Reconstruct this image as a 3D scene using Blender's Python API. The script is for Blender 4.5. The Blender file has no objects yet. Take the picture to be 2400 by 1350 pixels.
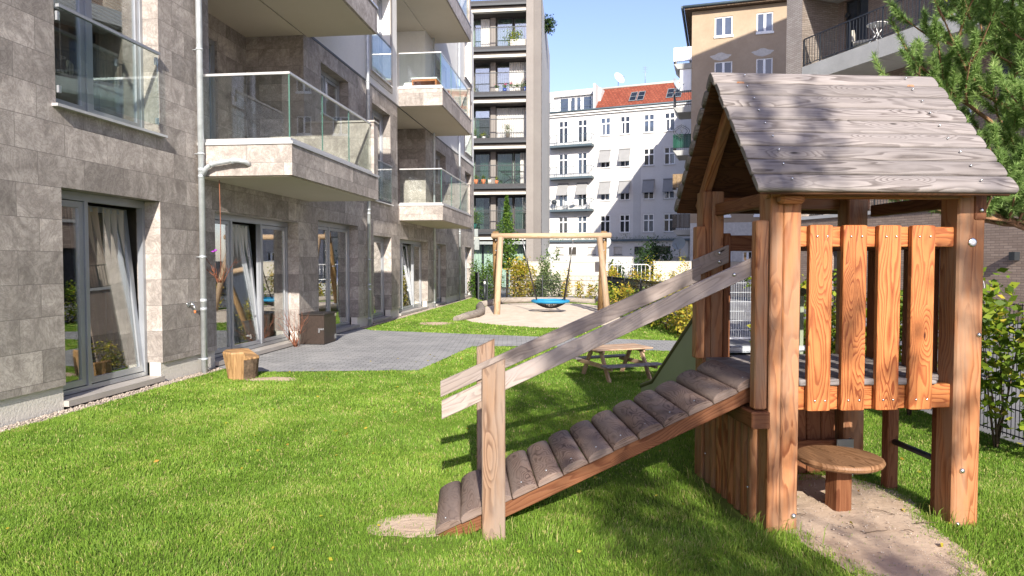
import bpy, bmesh, math, random
import numpy as np
from mathutils import Vector, Matrix
R = math.radians
random.seed(7); rng = np.random.default_rng(11)
sc = bpy.context.scene
COL = sc.collection

# ------------------------------------------------------------------ camera, sky, sun, exposure
cam_d = bpy.data.cameras.new("camera"); cam = bpy.data.objects.new("camera", cam_d); COL.objects.link(cam)
cam_d.sensor_width = 36; cam_d.lens = 24.0; cam_d.clip_start = 0.05; cam_d.clip_end = 1500
cam.location = (0, 0, 1.67); cam.rotation_euler = (R(90) - math.atan(58/1600), 0, 0)
sc.camera = cam
SUN_EL, SUN_AZ = 28.0, 174.0           # sun stands behind the camera, slightly to its right (azimuth clockwise from +Y)
w = bpy.data.worlds.new("World"); sc.world = w; w.use_nodes = True
wn = w.node_tree; bg = wn.nodes['Background']
sky = wn.nodes.new('ShaderNodeTexSky'); sky.sky_type = 'NISHITA'; sky.sun_disc = False
sky.sun_elevation = R(SUN_EL); sky.sun_rotation = R(SUN_AZ); sky.air_density = 1.0; sky.dust_density = 0.7; sky.ozone_density = 1.3
sm = wn.nodes.new('ShaderNodeMix'); sm.data_type = 'RGBA'; sm.blend_type = 'MULTIPLY'; sm.inputs[0].default_value = 1.0; sm.inputs[7].default_value = (.98, .90, 1.07, 1)
wn.links.new(sky.outputs[0], sm.inputs[6]); wn.links.new(sm.outputs[2], bg.inputs[0]); bg.inputs[1].default_value = 0.13
sd = bpy.data.lights.new("sun", 'SUN'); sd.energy = 5.0; sd.angle = R(0.55); sd.color = (1.0, 0.93, 0.82)
sun = bpy.data.objects.new("sun", sd); COL.objects.link(sun)
_d = Vector((math.sin(R(SUN_AZ))*math.cos(R(SUN_EL)), math.cos(R(SUN_AZ))*math.cos(R(SUN_EL)), math.sin(R(SUN_EL))))
sun.rotation_euler = _d.to_track_quat('Z', 'Y').to_euler(); sun.location = (3, -10, 12)
sc.view_settings.view_transform = 'Standard'; sc.view_settings.look = 'None'
sc.view_settings.exposure = 0.93; sc.view_settings.gamma = 1.0
sc.cycles.max_bounces = 6; sc.cycles.transparent_max_bounces = 12

# ------------------------------------------------------------------ node helpers
class NT:
    def __init__(s, name):
        s.m = bpy.data.materials.new(name); s.m.use_nodes = True; s.t = s.m.node_tree
        s.b = s.t.nodes['Principled BSDF']; s.out = s.t.nodes['Material Output']
    def n(s, typ, ins=None, **props):
        nd = s.t.nodes.new('ShaderNode'+typ)
        for k, v in props.items(): setattr(nd, k, v)
        for k, v in (ins or {}).items(): s.set(nd.inputs[k], v)
        return nd
    def set(s, sock, v):
        if isinstance(v, bpy.types.NodeSocket): s.t.links.new(v, sock)
        elif isinstance(v, bpy.types.Node): s.t.links.new(v.outputs[0], sock)
        else:
            if isinstance(v, tuple) and len(v) == 3 and sock.type == 'RGBA': v = v + (1,)
            sock.default_value = v
    def math(s, op, a, b=0.0, c=None):
        nd = s.n('Math', operation=op); s.set(nd.inputs[0], a); s.set(nd.inputs[1], b)
        if c is not None: s.set(nd.inputs[2], c)
        return nd.outputs[0]
    def mix(s, f, a, b, mode='MIX'):
        nd = s.n('Mix', data_type='RGBA', blend_type=mode)
        s.set(nd.inputs[0], f); s.set(nd.inputs[6], a); s.set(nd.inputs[7], b); return nd.outputs[2]
    def noise(s, vec, scale, detail=3, rough=.55, dist=0.0, out=0):
        return s.n('TexNoise', {'Vector': vec, 'Scale': scale, 'Detail': detail, 'Roughness': rough, 'Distortion': dist}).outputs[out]
    def ramp(s, fac, stops):
        nd = s.n('ValToRGB', {0: fac}); cr = nd.color_ramp
        while len(cr.elements) < len(stops): cr.elements.new(.5)
        for e, (p, c) in zip(cr.elements, stops): e.position = p; e.color = (c if isinstance(c, tuple) else (c, c, c)) + (1,)
        return nd.outputs[0]
    def rng(s, v, a, b, c=0.0, d=1.0):
        return s.n('MapRange', {0: v, 1: a, 2: b, 3: c, 4: d}).outputs[0]
    def bump(s, h, strength=.3, dist=.01):
        s.set(s.b.inputs['Normal'], s.n('Bump', {'Height': h, 'Strength': strength, 'Distance': dist}))
    def obj(s): return s.n('TexCoord').outputs['Object']
    def fin(s, col, rough=.7, spec=.3, metal=0.0):
        s.set(s.b.inputs['Base Color'], col); s.set(s.b.inputs['Roughness'], rough)
        s.set(s.b.inputs['Specular IOR Level'], spec); s.set(s.b.inputs['Metallic'], metal); return s.m

def plain(name, col, rough=.6, spec=.3, metal=0.0, var=.12, scale=6.0, bump=0.0):
    t = NT(name); o = t.obj(); nz = t.noise(o, scale, 4, .6)
    c2 = tuple(max(0, x*(1-var*2)) for x in col)
    t.fin(t.mix(t.rng(nz, .3, .7), c2, col), rough, spec, metal)
    if bump: t.bump(t.noise(o, scale*12, 3), bump, .004)
    return t.m

def wallvec(t):
    """(horizontal, vertical) coordinates on any upright face, in metres"""
    tc = t.n('TexCoord'); xyz = t.n('SeparateXYZ', {0: tc.outputs['Object']}); nn = t.n('SeparateXYZ', {0: tc.outputs['Normal']})
    ax = t.math('GREATER_THAN', t.math('ABSOLUTE', nn.outputs[0]), .7)
    h = t.math('ADD', t.math('MULTIPLY', xyz.outputs[1], ax), t.math('MULTIPLY', xyz.outputs[0], t.math('SUBTRACT', 1.0, ax)))
    return t.n('CombineXYZ', {0: h, 1: xyz.outputs[2]}).outputs[0], tc.outputs['Object']

def stone_mat(bw=.68, rh=.36, nm='shell_limestone_cladding'):
    t = NT(nm); v, o = wallvec(t)
    br = t.n('TexBrick', {'Vector': v, 'Color1': (0, 0, 0), 'Color2': (1, 1, 1), 'Mortar': (.5, .5, .5), 'Scale': 1.0, 'Mortar Size': .0035,
                          'Mortar Smooth': .1, 'Bias': 0.0, 'Brick Width': bw, 'Row Height': rh}, offset=.43, squash=1.0, squash_frequency=2)
    br2 = t.n('TexBrick', {'Vector': v, 'Color1': (0, 0, 0), 'Color2': (1, 1, 1), 'Mortar': (.5, .5, .5), 'Scale': 1.0, 'Mortar Size': 0.0,
                          'Brick Width': bw, 'Row Height': rh}, offset=.43, squash=1.0)
    rnd = br2.outputs[0]
    shift = t.n('VectorMath', {0: o, 1: t.n('VectorMath', {0: rnd, 1: (23.0, 17.0, 9.0)}, operation='MULTIPLY').outputs[0]}, operation='ADD').outputs[0]
    cloud = t.noise(shift, 1.9, 8, .66, 1.9)
    vein = t.noise(shift, 3.6, 10, .72, 3.4)
    ridg = t.math('ABSOLUTE', t.math('SUBTRACT', vein, .5))
    fine = t.noise(shift, 30, 5, .75)
    base = t.mix(t.rng(cloud, .34, .66), (.27, .243, .225), (.55, .505, .47))
    base = t.mix(t.rng(ridg, .0, .05, .55, 0), base, (.17, .14, .128))
    base = t.mix(t.rng(t.noise(shift, 6.5, 7, .7, 2.5),   .55, .70, 0, .55), base, (.55, .49, .435))
    tone = t.rng(t.n('SeparateColor', {0: rnd}).outputs[0], 0, 1, .70, 1.22)
    base = t.mix(1.0, base, t.n('CombineColor', {0: tone, 1: t.math('MULTIPLY', tone, .99), 2: t.math('MULTIPLY', tone, .975)}), 'MULTIPLY')
    base = t.mix(t.rng(fine, .3, .75, .25, 0), base, (.12, .10, .09))
    sv = t.n('VectorMath', {0: v, 1: (5.0, .35, 1.0)}, operation='MULTIPLY').outputs[0]
    base = t.mix(t.rng(t.noise(sv, 1.0, 5, .65), .54, .74, 0, .30), base, (.13, .115, .105))
    base = t.mix(t.math('MULTIPLY', br.outputs[1], .8), base, (.15, .13, .12))
    t.fin(base, t.rng(cloud, .3, .7, .62, .42), .35)
    h = t.math('SUBTRACT', t.math('MULTIPLY', fine, .25), br.outputs[1]); t.bump(h, .5, .004)
    return t.m

def brick_mat(name, c1, c2, mortar, bw=.25, rh=.075, ms=.008):
    t = NT(name); v, o = wallvec(t)
    br = t.n('TexBrick', {'Vector': v, 'Color1': c1, 'Color2': c2, 'Mortar': mortar, 'Scale': 1.0, 'Mortar Size': ms, 'Mortar Smooth': .2,
                          'Brick Width': bw, 'Row Height': rh}, offset=.5)
    nz = t.noise(o, 1.3, 5)
    c = t.mix(t.rng(nz, .3, .7, 0, .35), br.outputs[0], tuple(x*.65 for x in c1))
    t.fin(c, .8, .2); t.bump(t.math('SUBTRACT', t.noise(o, 40, 3), br.outputs[1]), .5, .006); return t.m

def wood(name, early, late, k=16.0, knots=True, rough=.6, grey=None, spec=.25, contrast=1.0, stretch=1.0):
    t = NT(name); uv = t.n('UVMap'); s = t.n('SeparateXYZ', {0: uv.outputs[0]}); u, v = s.outputs[0], s.outputs[1]
    def vec(a, b): return t.n('CombineXYZ', {0: t.math('MULTIPLY', u, a), 1: t.math('MULTIPLY', v, b)}).outputs[0]
    vo = t.n('TexVoronoi', {'Vector': vec(2.1, 7.0), 'Scale': 1.0, 'Randomness': 1.0}); d = vo.outputs['Distance']
    kn = t.n('TexWhiteNoise', {'Vector': vo.outputs['Position']}, noise_dimensions='3D').outputs[0]
    iskn = t.math('GREATER_THAN', kn, .60)
    swell = t.math('MULTIPLY', t.math('MULTIPLY', t.rng(d, 0, .42, 1, 0), iskn), .34)
    n1 = t.noise(vec(.9*stretch, 5.5), 1.0, 2, .5, .25)
    r = t.math('ADD', t.math('ADD', n1, swell), t.math('MULTIPLY', v, 1.1))
    r = t.math('ADD', r, t.math('MULTIPLY', t.noise(vec(7, 40), 1.0, 2), .035))
    ring = t.math('FRACT', t.math('MULTIPLY', r, k))
    band = t.ramp(ring, [(0, 0.0), (.45, .22), (.82, 1.0), (.93, .85), (1, 0.0)])
    fib = t.noise(vec(6, 240), 1.0, 3, .7)
    tone = t.noise(vec(.55, 2.0), 1.0, 3, .6)
    c = t.mix(t.math('MULTIPLY', band, contrast), early, late)
    c = t.mix(t.rng(fib, .35, .75, 0, .32), c, tuple(x*.5 for x in late))
    c = t.mix(t.rng(tone, .35, .68, 0, .55), c, tuple(a*.62+b*.1 for a, b in zip(early, late)))
    plank = t.n('TexWhiteNoise', {'W': t.math('FLOOR', t.math('DIVIDE', u, 20.0))}, noise_dimensions='1D').outputs[0]
    pv = t.rng(plank, 0, 1, .78, 1.12)
    c = t.mix(1.0, c, t.n('CombineColor', {0: pv, 1: pv, 2: pv}), 'MULTIPLY')
    if grey: c = t.mix(t.rng(t.noise(vec(1.1, 6), 1.0, 4, .65), .42, .62, 0, .8), c, grey)
    if knots: c = t.mix(t.math('MULTIPLY', t.rng(d, .045, .075, 1, 0), iskn), c, tuple(x*.28 for x in late))
    t.fin(c, rough, spec)
    t.bump(t.math('SUBTRACT', t.math('MULTIPLY', fib, .5), t.math('MULTIPLY', band, .6)), .35, .003); return t.m

def glass_mat(name, tint=(.93, .97, .95), refl=.10, gz=.95):
    t = NT(name); tr = t.n('BsdfTransparent', {0: tint}); gl = t.n('BsdfGlossy', {0: (1, 1, 1), 1: .0})
    lw = t.n('LayerWeight', {0: .5}); f = t.math('MINIMUM', t.math('ADD', t.math('MULTIPLY', t.math('POWER', lw.outputs['Facing'], 3.2), gz), refl), 1.0)
    mx = t.n('MixShader', {0: f, 1: tr, 2: gl}); t.t.links.new(mx.outputs[0], t.out.inputs[0]); return t.m

def leaf_mat(name, stops, trans=.4, rough=.55):
    t = NT(name); a = t.n('Attribute', attribute_name='tint'); c = t.ramp(a.outputs['Fac'], stops)
    t.fin(c, rough, .25); tl = t.n('BsdfTranslucent', {0: c})
    mx = t.n('MixShader', {0: trans, 1: t.b.outputs[0], 2: tl}); t.t.links.new(mx.outputs[0], t.out.inputs[0]); return t.m

def sand_mat(name="sand", c1=(.58, .49, .39), c2=(.72, .63, .52)):
    t = NT(name); o = t.obj(); a = t.noise(o, 2.2, 5, .6); b = t.noise(o, 160, 3, .7); e = t.noise(o, 14, 5, .65)
    c = t.mix(t.rng(a, .3, .7), c1, c2); c = t.mix(t.rng(b, .4, .75, 0, .3), c, (.27, .20, .14))
    t.fin(c, .95, .1); t.bump(t.math('ADD', t.math('MULTIPLY', b, .35), e), .7, .014); return t.m

def lawn_mat():
    t = NT("lawn_soil"); o = t.obj(); a = t.noise(o, 1.4, 4); b = t.noise(o, 45, 4, .7)
    c = t.mix(t.rng(a, .35, .65), (.10, .15, .028), (.14, .19, .035)); c = t.mix(t.rng(b, .5, .72, 0, .6), c, (.12, .085, .045))
    t.fin(c, .95, .1); t.bump(b, .6, .02); return t.m

def paving_mat():
    t = NT("block_paving"); o = t.obj()
    br = t.n('TexBrick', {'Vector': o, 'Color1': (.25, .25, .255), 'Color2': (.33, .33, .33), 'Mortar': (.075, .075, .07), 'Scale': 1.0,
                          'Mortar Size': .006, 'Mortar Smooth': .2, 'Brick Width': .20, 'Row Height': .10}, offset=.5)
    a = t.noise(o, 1.1, 6, .65); b = t.noise(o, 60, 3)
    c = t.mix(t.rng(a, .45, .68, 0, .5), br.outputs[0], (.42, .41, .40)); c = t.mix(t.rng(b, .4, .8, 0, .3), c, (.1, .1, .1))
    t.fin(c, .85, .2); t.bump(t.math('SUBTRACT', t.math('MULTIPLY', b, .3), br.outputs[1]), .5, .006); return t.m

def asphalt_mat():
    t = NT("asphalt"); o = t.obj(); a = t.noise(o, .5, 5); b = t.noise(o, 90, 3)
    c = t.mix(t.rng(a, .3, .7), (.17, .17, .175), (.23, .23, .235)); c = t.mix(t.rng(b, .4, .8, 0, .5), c, (.08, .08, .08))
    t.fin(c, .9, .2); return t.m

def tile_mat():
    t = NT("clay_roof_tiles"); uv = t.n('UVMap').outputs[0]
    br = t.n('TexBrick', {'Vector': uv, 'Color1': (.18, .042, .024), 'Color2': (.26, .072, .042), 'Mortar': (.16, .05, .03), 'Scale': 1.0,
                          'Mortar Size': .045, 'Mortar Smooth': .6, 'Brick Width': .34, 'Row Height': .38}, offset=.5)
    a = t.noise(uv, .6, 4)
    t.fin(t.mix(t.rng(a, .4, .7, 0, .35), br.outputs[0], (.28, .09, .05)), .75, .2); t.bump(t.math('SUBTRACT', 0.0, br.outputs[1]), .8, .05); return t.m

def curtain_mat(name, col):
    t = NT(name); t.fin(col, .9, .05); tl = t.n('BsdfTranslucent', {0: col})
    mx = t.n('MixShader', {0: .35, 1: t.b.outputs[0], 2: tl}); t.t.links.new(mx.outputs[0], t.out.inputs[0]); return t.m

def rough_plaster(name, c1, c2, scale=25):
    t = NT(name); o = t.obj(); a = t.noise(o, .35, 6, .65); b = t.noise(o, scale, 4, .7)
    c = t.mix(t.rng(a, .35, .65), c1, c2); t.fin(t.mix(t.rng(b, .4, .75, 0, .18), c, tuple(x*.55 for x in c1)), .9, .15)
    t.bump(b, .4, .02); return t.m

MT = dict(
 stone=stone_mat(), stone_slab=stone_mat(1.37, .53, 'shell_limestone_slabs'), stone_trim=plain("stone_trim", (.40, .37, .34), .5, .4, var=.1, scale=3),
 white_plaster=rough_plaster("white_plaster", (.70, .70, .69), (.80, .80, .78)),
 white_plaster_far=rough_plaster("white_render", (.56, .55, .525), (.64, .63, .605), 8),
 cream=rough_plaster("cream_render", (.47, .425, .365), (.52, .475, .41), 18),
 plinth=rough_plaster("pale_plinth_render", (.58, .55, .49), (.68, .65, .59), 30),
 soffit=rough_plaster("beige_soffit", (.52, .47, .38), (.57, .52, .43), 60),
 tan=rough_plaster("tan_roughcast", (.32, .245, .17), (.40, .315, .225), 5),
 pale_tan=plain("pale_plaster", (.56, .53, .48), .9, .1),
 greige=rough_plaster("warm_grey_render", (.215, .195, .18), (.255, .235, .215), 12), brown_panel_soffit_shade=plain("brown_grey_panel_soffit_shade", (.085, .072, .064), .7, .2),
 greige_dark=rough_plaster('darker_grey_render', (.165, .15, .14), (.20, .185, .17), 12), light_greige=rough_plaster("light_grey_render", (.47, .47, .455), (.53, .53, .515), 12),
 concrete=rough_plaster("board_concrete", (.36, .36, .34), (.50, .50, .475), 14),
 brick=brick_mat("grey_brown_brick", (.235, .180, .150), (.315, .25, .21), (.155, .125, .11)),
 brick_pale=brick_mat("pale_grey_brick", (.36, .31, .27), (.46, .41, .36), (.24, .21, .18)),
 alu=plain("satin_aluminium", (.40, .42, .45), .38, .5, .55, .06, 3),
 alu_light=plain("light_aluminium", (.62, .62, .62), .35, .5, .5, .05, 3),
 zinc=plain("galvanised_zinc", (.60, .64, .67), .38, .5, .45, .12, 9),
 steel=plain("stainless_steel", (.66, .68, .70), .25, .5, .95, .05, 10),
 dark_metal=plain("anthracite_metal", (.035, .040, .046), .45, .5, .2, .08, 5),
 fence_wire=plain('matt_fence_wire', (.022, .026, .03), .8, .1), blue_metal=plain("blue_grey_metal", (.085, .12, .14), .5, .4, .2, .1, 5),
 dark_panel=plain("dark_grey_panel", (.055, .055, .06), .6, .3, 0, .1, 3),
 fascia=plain("pale_fascia", (.60, .57, .50), .7, .2, 0, .08, 2),
 white_pvc=plain("white_window_frame", (.82, .82, .80), .4, .4, 0, .03, 3),
 glass=glass_mat("window_glass", (.74, .80, .78), .24), glass_rail=glass_mat("balustrade_glass", (.90, .945, .925), .045, .42),
 glass_dark=plain("dark_window_glass", (.02, .024, .03), .04, .9, 0, .3, .5),
 glass_blue=plain("sky_window_glass", (.10, .13, .18), .05, 1.0, .3, .3, .4),
 glass_edge=plain("green_glass_edge", (.09, .19, .16), .15, .6, 0, .1, 5),
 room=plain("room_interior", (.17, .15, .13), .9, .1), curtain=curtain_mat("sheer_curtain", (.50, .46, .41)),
 curtain_green=curtain_mat("mint_curtain", (.36, .50, .42)), curtain_white=curtain_mat("white_curtain", (.74, .73, .70)),
 curtain_tan=curtain_mat("beige_curtain", (.50, .40, .31)),
 blind=plain("grey_awning_fabric", (.27, .27, .268), .8, .1, 0, .05, 3),
 roof_tile=tile_mat(), soil=lawn_mat(), sand=sand_mat(), worn=sand_mat("worn_earthy_sand", (.42, .31, .225), (.58, .455, .345)), paving=paving_mat(), asphalt=asphalt_mat(),
 kerb=plain("dark_edging", (.13, .13, .14), .8, .2, 0, .2, 9),
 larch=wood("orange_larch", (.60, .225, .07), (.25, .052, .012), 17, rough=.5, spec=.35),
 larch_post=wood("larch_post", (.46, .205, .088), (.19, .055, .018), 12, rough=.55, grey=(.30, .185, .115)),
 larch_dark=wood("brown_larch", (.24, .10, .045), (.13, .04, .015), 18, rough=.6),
 grey_wood=wood("weathered_grey_wood", (.315, .282, .270), (.085, .068, .062), 16, rough=.7, stretch=.8, contrast=1.0, grey=(.20, .18, .175)),
 ramp_wood=wood("weathered_brown_wood", (.25, .175, .14), (.06, .034, .026), 20, rough=.7, stretch=2.2, grey=(.20, .155, .135)),
 rail_wood=wood("pale_weathered_board", (.39, .325, .29), (.15, .11, .095), 12, rough=.7, contrast=.7, grey=(.30, .255, .24)),
 post_wood=wood("weathered_oak_post", (.29, .185, .12), (.12, .065, .04), 13, rough=.7, grey=(.24, .185, .15)),
 debarked=wood("debarked_pine_log", (.50, .365, .245), (.33, .21, .12), 5, rough=.6, contrast=.6),
 aged_log=wood("aged_brown_log", (.32, .20, .09), (.17, .095, .04), 7, rough=.7),
 drift=wood("grey_driftwood", (.34, .30, .26), (.19, .16, .135), 9, rough=.85),
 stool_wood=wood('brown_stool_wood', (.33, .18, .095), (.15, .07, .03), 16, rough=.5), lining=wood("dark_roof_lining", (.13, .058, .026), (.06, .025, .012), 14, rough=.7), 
 table_wood=wood("pine_table_board", (.50, .36, .25), (.34, .20, .12), 9, rough=.65),
 stump=wood("split_stump_wood", (.43, .26, .12), (.17, .085, .035), 12, rough=.6, contrast=.7),
 bark=plain("bark", (.16, .115, .08), .9, .1, 0, .35, 14, .8), pine_bark=plain("pine_bark", (.33, .19, .11), .9, .1, 0, .3, 12, .8),
 plywood=plain("brown_film_plywood", (.045, .030, .023), .45, .4, 0, .25, 30), plywood_dark=plain("dark_lid", (.03, .026, .024), .5, .3),
 green_hpl=plain("grey_green_panel", (.235, .27, .19), .5, .4, 0, .06, 2), olive=plain("olive_tube", (.09, .085, .04), .5, .4),
 blue_rope=plain("blue_swing_ring", (.02, .24, .46), .6, .3, 0, .15, 60, .5), black_net=plain("black_rope", (.035, .03, .03), .8, .2),
 chain=plain("chain_steel", (.5, .5, .52), .35, .5, .8), yellow=plain("sign_yellow", (.7, .5, .02), .5), white_enamel=plain("white_enamel", (.80, .80, .80), .35, .5, 0, .03),
 sign_back=plain("sign_grey_back", (.30, .33, .33), .45, .5, .4), terracotta=plain("terracotta", (.55, .20, .09), .8, .2),
 blue_pot=plain("blue_glazed_pot", (.02, .06, .30), .2, .6), green_pot=plain("green_glazed_pot", (.02, .11, .09), .25, .6), white_pot=plain("white_pot", (.75, .73, .70), .5),
 orange_wood=plain("orange_stained_wood", (.50, .17, .06), .6), red=plain("red_paint", (.55, .03, .03), .5), pink=plain("pink_plastic", (.75, .04, .2), .5),
 dish=plain("dish_grey", (.33, .38, .42), .45, .4, 0, .05), white_dish=plain("white_dish", (.78, .77, .74), .5, .3, 0, .04),
 green_cloth=plain("dark_green_balcony_cloth", (.012, .075, .05), .7, .2, 0, .2, 3), reed=plain("reed_screen", (.16, .14, .115), .9, .1, 0, .3, 20),
 reed_tan=plain("bamboo_screen", (.36, .25, .14), .9, .1, 0, .3, 20), pebble=plain("pale_pebble", (.52, .44, .37), .85, .2, 0, .3, 25),
 twig=plain("dry_twig", (.25, .10, .06), .8, .1), purple=plain("purple_bow", (.35, .05, .45), .5),
 grass=leaf_mat("grass_blades", [(0, (.11, .20, .028)), (.35, (.19, .33, .042)), (.72, (.295, .445, .066)), (.9, (.44, .49, .11)), (1, (.62, .52, .27))], .45, .5),
 leaf_green=leaf_mat("green_leaves", [(0, (.035, .085, .012)), (.6, (.085, .17, .025)), (1, (.16, .25, .04))], .35),
 leaf_dark=leaf_mat("dark_leaves", [(0, (.014, .032, .010)), (.6, (.03, .065, .018)), (1, (.06, .11, .03))], .25),
 leaf_yellow=leaf_mat("yellow_autumn_leaves", [(0, (.12, .17, .025)), (.35, (.36, .34, .035)), (.8, (.55, .43, .06)), (1, (.50, .27, .06))], .4),
 leaf_lime=leaf_mat("lime_hedge_leaves", [(0, (.05, .10, .010)), (.5, (.15, .235, .02)), (.85, (.30, .36, .03)), (1, (.50, .40, .05))], .45),
 leaf_silver=leaf_mat("grey_green_leaves", [(0, (.09, .14, .05)), (.6, (.17, .24, .09)), (1, (.28, .32, .16))], .35),
 needles=leaf_mat("pine_needles", [(0, (.12, .20, .05)), (.6, (.28, .43, .13)), (1, (.46, .58, .22))], .5),
 petals=leaf_mat("flower_petals", [(0, (.6, .02, .06)), (.5, (.7, .06, .25)), (1, (.8, .35, .5))], .3),
)

# ------------------------------------------------------------------ mesh helpers
def tag(o, label=None, cat=None, group=None, kind=None):
    if label: o['label'] = label
    if cat: o['category'] = cat
    if group: o['group'] = group
    if kind: o['kind'] = kind
    return o
def empty(name, loc=(0, 0, 0), rz=0.0, label=None, cat=None, group=None):
    e = bpy.data.objects.new(name, None); COL.objects.link(e); e.location = loc; e.rotation_euler = (0, 0, rz); e.empty_display_size = .2
    return tag(e, label, cat, group)

class MB:
    def __init__(s):
        s.bm = bmesh.new(); s.uv = s.bm.loops.layers.uv.new('UVMap')
    def face(s, vs):
        try: return s.bm.faces.new(vs)
        except ValueError: return None
    def poly(s, pts, uv=None):
        f = s.face([s.bm.verts.new(p) for p in pts])
        if uv and f:
            for l, c in zip(f.loops, uv): l[s.uv].uv = c
        return s
    def box(s, x0, x1, y0, y1, z0, z1, M=None):
        c = [(x, y, z) for z in (z0, z1) for y in (y0, y1) for x in (x0, x1)]
        v = [s.bm.verts.new(M @ Vector(p) if M else p) for p in c]
        for q in ((0, 2, 3, 1), (4, 5, 7, 6), (0, 1, 5, 4), (2, 6, 7, 3), (0, 4, 6, 2), (1, 3, 7, 5)): s.face([v[i] for i in q])
        return s
    def beam(s, p0, p1, w, t, up=(0, 0, 1), bev=.006, prof=None, ext=0.0):
        """board from p0 to p1; w across, t along up; grain runs along its length (UV)"""
        p0, p1 = Vector(p0), Vector(p1); ax = (p1-p0); L = ax.length; ax.normalize(); up = Vector(up)
        side = up.cross(ax).normalized(); upn = ax.cross(side).normalized()
        M = Matrix((ax, side, upn)).transposed().to_4x4(); M.translation = p0
        if prof is None:
            b = min(bev, w*.3, t*.3); h, k = w/2, t/2
            prof = [(-h+b, -k), (h-b, -k), (h, -k+b), (h, k-b), (h-b, k), (-h+b, k), (-h, k-b), (-h, -k+b)]
        else:
            b = bev
        ou, ov = random.randint(0, 40)*20+random.random()*5, random.random()*30
        per = [0.0]
        for i in range(len(prof)):
            a, c = prof[i], prof[(i+1) % len(prof)]; per.append(per[-1]+math.dist(a, c))
        cy = sum(p[0] for p in prof)/len(prof); cz = sum(p[1] for p in prof)/len(prof)
        def ringv(x, k):
            return [s.bm.verts.new(M @ Vector((x, cy+(y-cy)*k, cz+(z-cz)*k))) for y, z in prof]
        sh = 1 - 2*b/max(w, .01)
        xs = [(0, sh), (b, 1), (L-b, 1), (L, sh)] if b > 0 else [(0, 1), (L, 1)]
        rings = [ringv(x, k) for x, k in xs]; n = len(prof)
        for r in range(len(rings)-1):
            for i in range(n):
                j = (i+1) % n; f = s.face([rings[r][i], rings[r][j], rings[r+1][j], rings[r+1][i]])
                if f:
                    f.smooth = n > 8
                    for l, c in zip(f.loops, ((xs[r][0], per[i]), (xs[r][0], per[i+1]), (xs[r+1][0], per[i+1]), (xs[r+1][0], per[i]))):
                        l[s.uv].uv = (c[0]+ou, c[1]+ov)
        for r, fl in ((rings[0], True), (rings[-1], False)):
            f = s.face(list(reversed(r)) if fl else r)
            if f:
                for l in f.loops:
                    q = M.inverted() @ l.vert.co; l[s.uv].uv = (ou+q.y*.6+3, ov+q.z*3)
        return s
    def tube(s, pts, r, seg=10, cap=True, smooth=True):
        pts = [Vector(p) for p in pts]; rr = r if isinstance(r, (list, tuple)) else [r]*len(pts)
        ou, ov = random.randint(0, 40)*20+random.random()*5, random.random()*30
        rings = []; prev = None; acc = 0; us = []
        for i, p in enumerate(pts):
            d = (pts[min(i+1, len(pts)-1)]-pts[max(i-1, 0)]).normalized()
            if prev is None: a = d.orthogonal().normalized()
            else: a = (prev - d*prev.dot(d)).normalized()
            prev = a; b = d.cross(a)
            if i: acc += (p-pts[i-1]).length
            us.append(acc)
            rings.append([s.bm.verts.new(p+(a*math.cos(6.2832*k/seg)+b*math.sin(6.2832*k/seg))*rr[i]) for k in range(seg)])
        for i in range(len(rings)-1):
            for k in range(seg):
                j = (k+1) % seg; f = s.face([rings[i][k], rings[i][j], rings[i+1][j], rings[i+1][k]])
                if f:
                    f.smooth = smooth
                    for l, (a, b) in zip(f.loops, ((us[i], k), (us[i], k+1), (us[i+1], k+1), (us[i+1], k))):
                        l[s.uv].uv = (a+ou, b/seg*6.28*rr[i]+ov)
        if cap:
            for ring, fl in ((rings[0], 1), (rings[-1], 0)):
                f = s.face(list(reversed(ring)) if fl else ring)
                if f:
                    for l in f.loops: l[s.uv].uv = (ou+l.vert.co.x, ov+l.vert.co.y)
        return s
    def lathe(s, prof, c=(0, 0, 0), seg=20, M=None):
        c = Vector(c); rings = []
        for r, z in prof:
            rings.append([s.bm.verts.new((M @ Vector((r*math.cos(6.2832*k/seg), r*math.sin(6.2832*k/seg), z)) if M else
                          c+Vector((r*math.cos(6.2832*k/seg), r*math.sin(6.2832*k/seg), z)))) for k in range(seg)])
        for i in range(len(rings)-1):
            for k in range(seg):
                f = s.face([rings[i][k], rings[i][(k+1) % seg], rings[i+1][(k+1) % seg], rings[i+1][k]])
                if f:
                    f.smooth = True
                    for l in f.loops: l[s.uv].uv = (l.vert.co.x, l.vert.co.y)
        for ring, fl in ((rings[0], 1), (rings[-1], 0)):
            f = s.face(list(reversed(ring)) if fl else ring)
            if f:
                for l in f.loops: l[s.uv].uv = (l.vert.co.x, l.vert.co.y)
        return s
    def build(s, name, mat, parent=None, loc=None, rz=None, recalc=True):
        if recalc: bmesh.ops.recalc_face_normals(s.bm, faces=s.bm.faces)
        me = bpy.data.meshes.new(name); s.bm.to_mesh(me); s.bm.free()
        me.materials.append(MT[mat] if isinstance(mat, str) else mat)
        o = bpy.data.objects.new(name, me); COL.objects.link(o)
        if parent: o.parent = parent
        if loc: o.location = loc
        if rz is not None: o.rotation_euler = (0, 0, rz)
        return o
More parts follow.
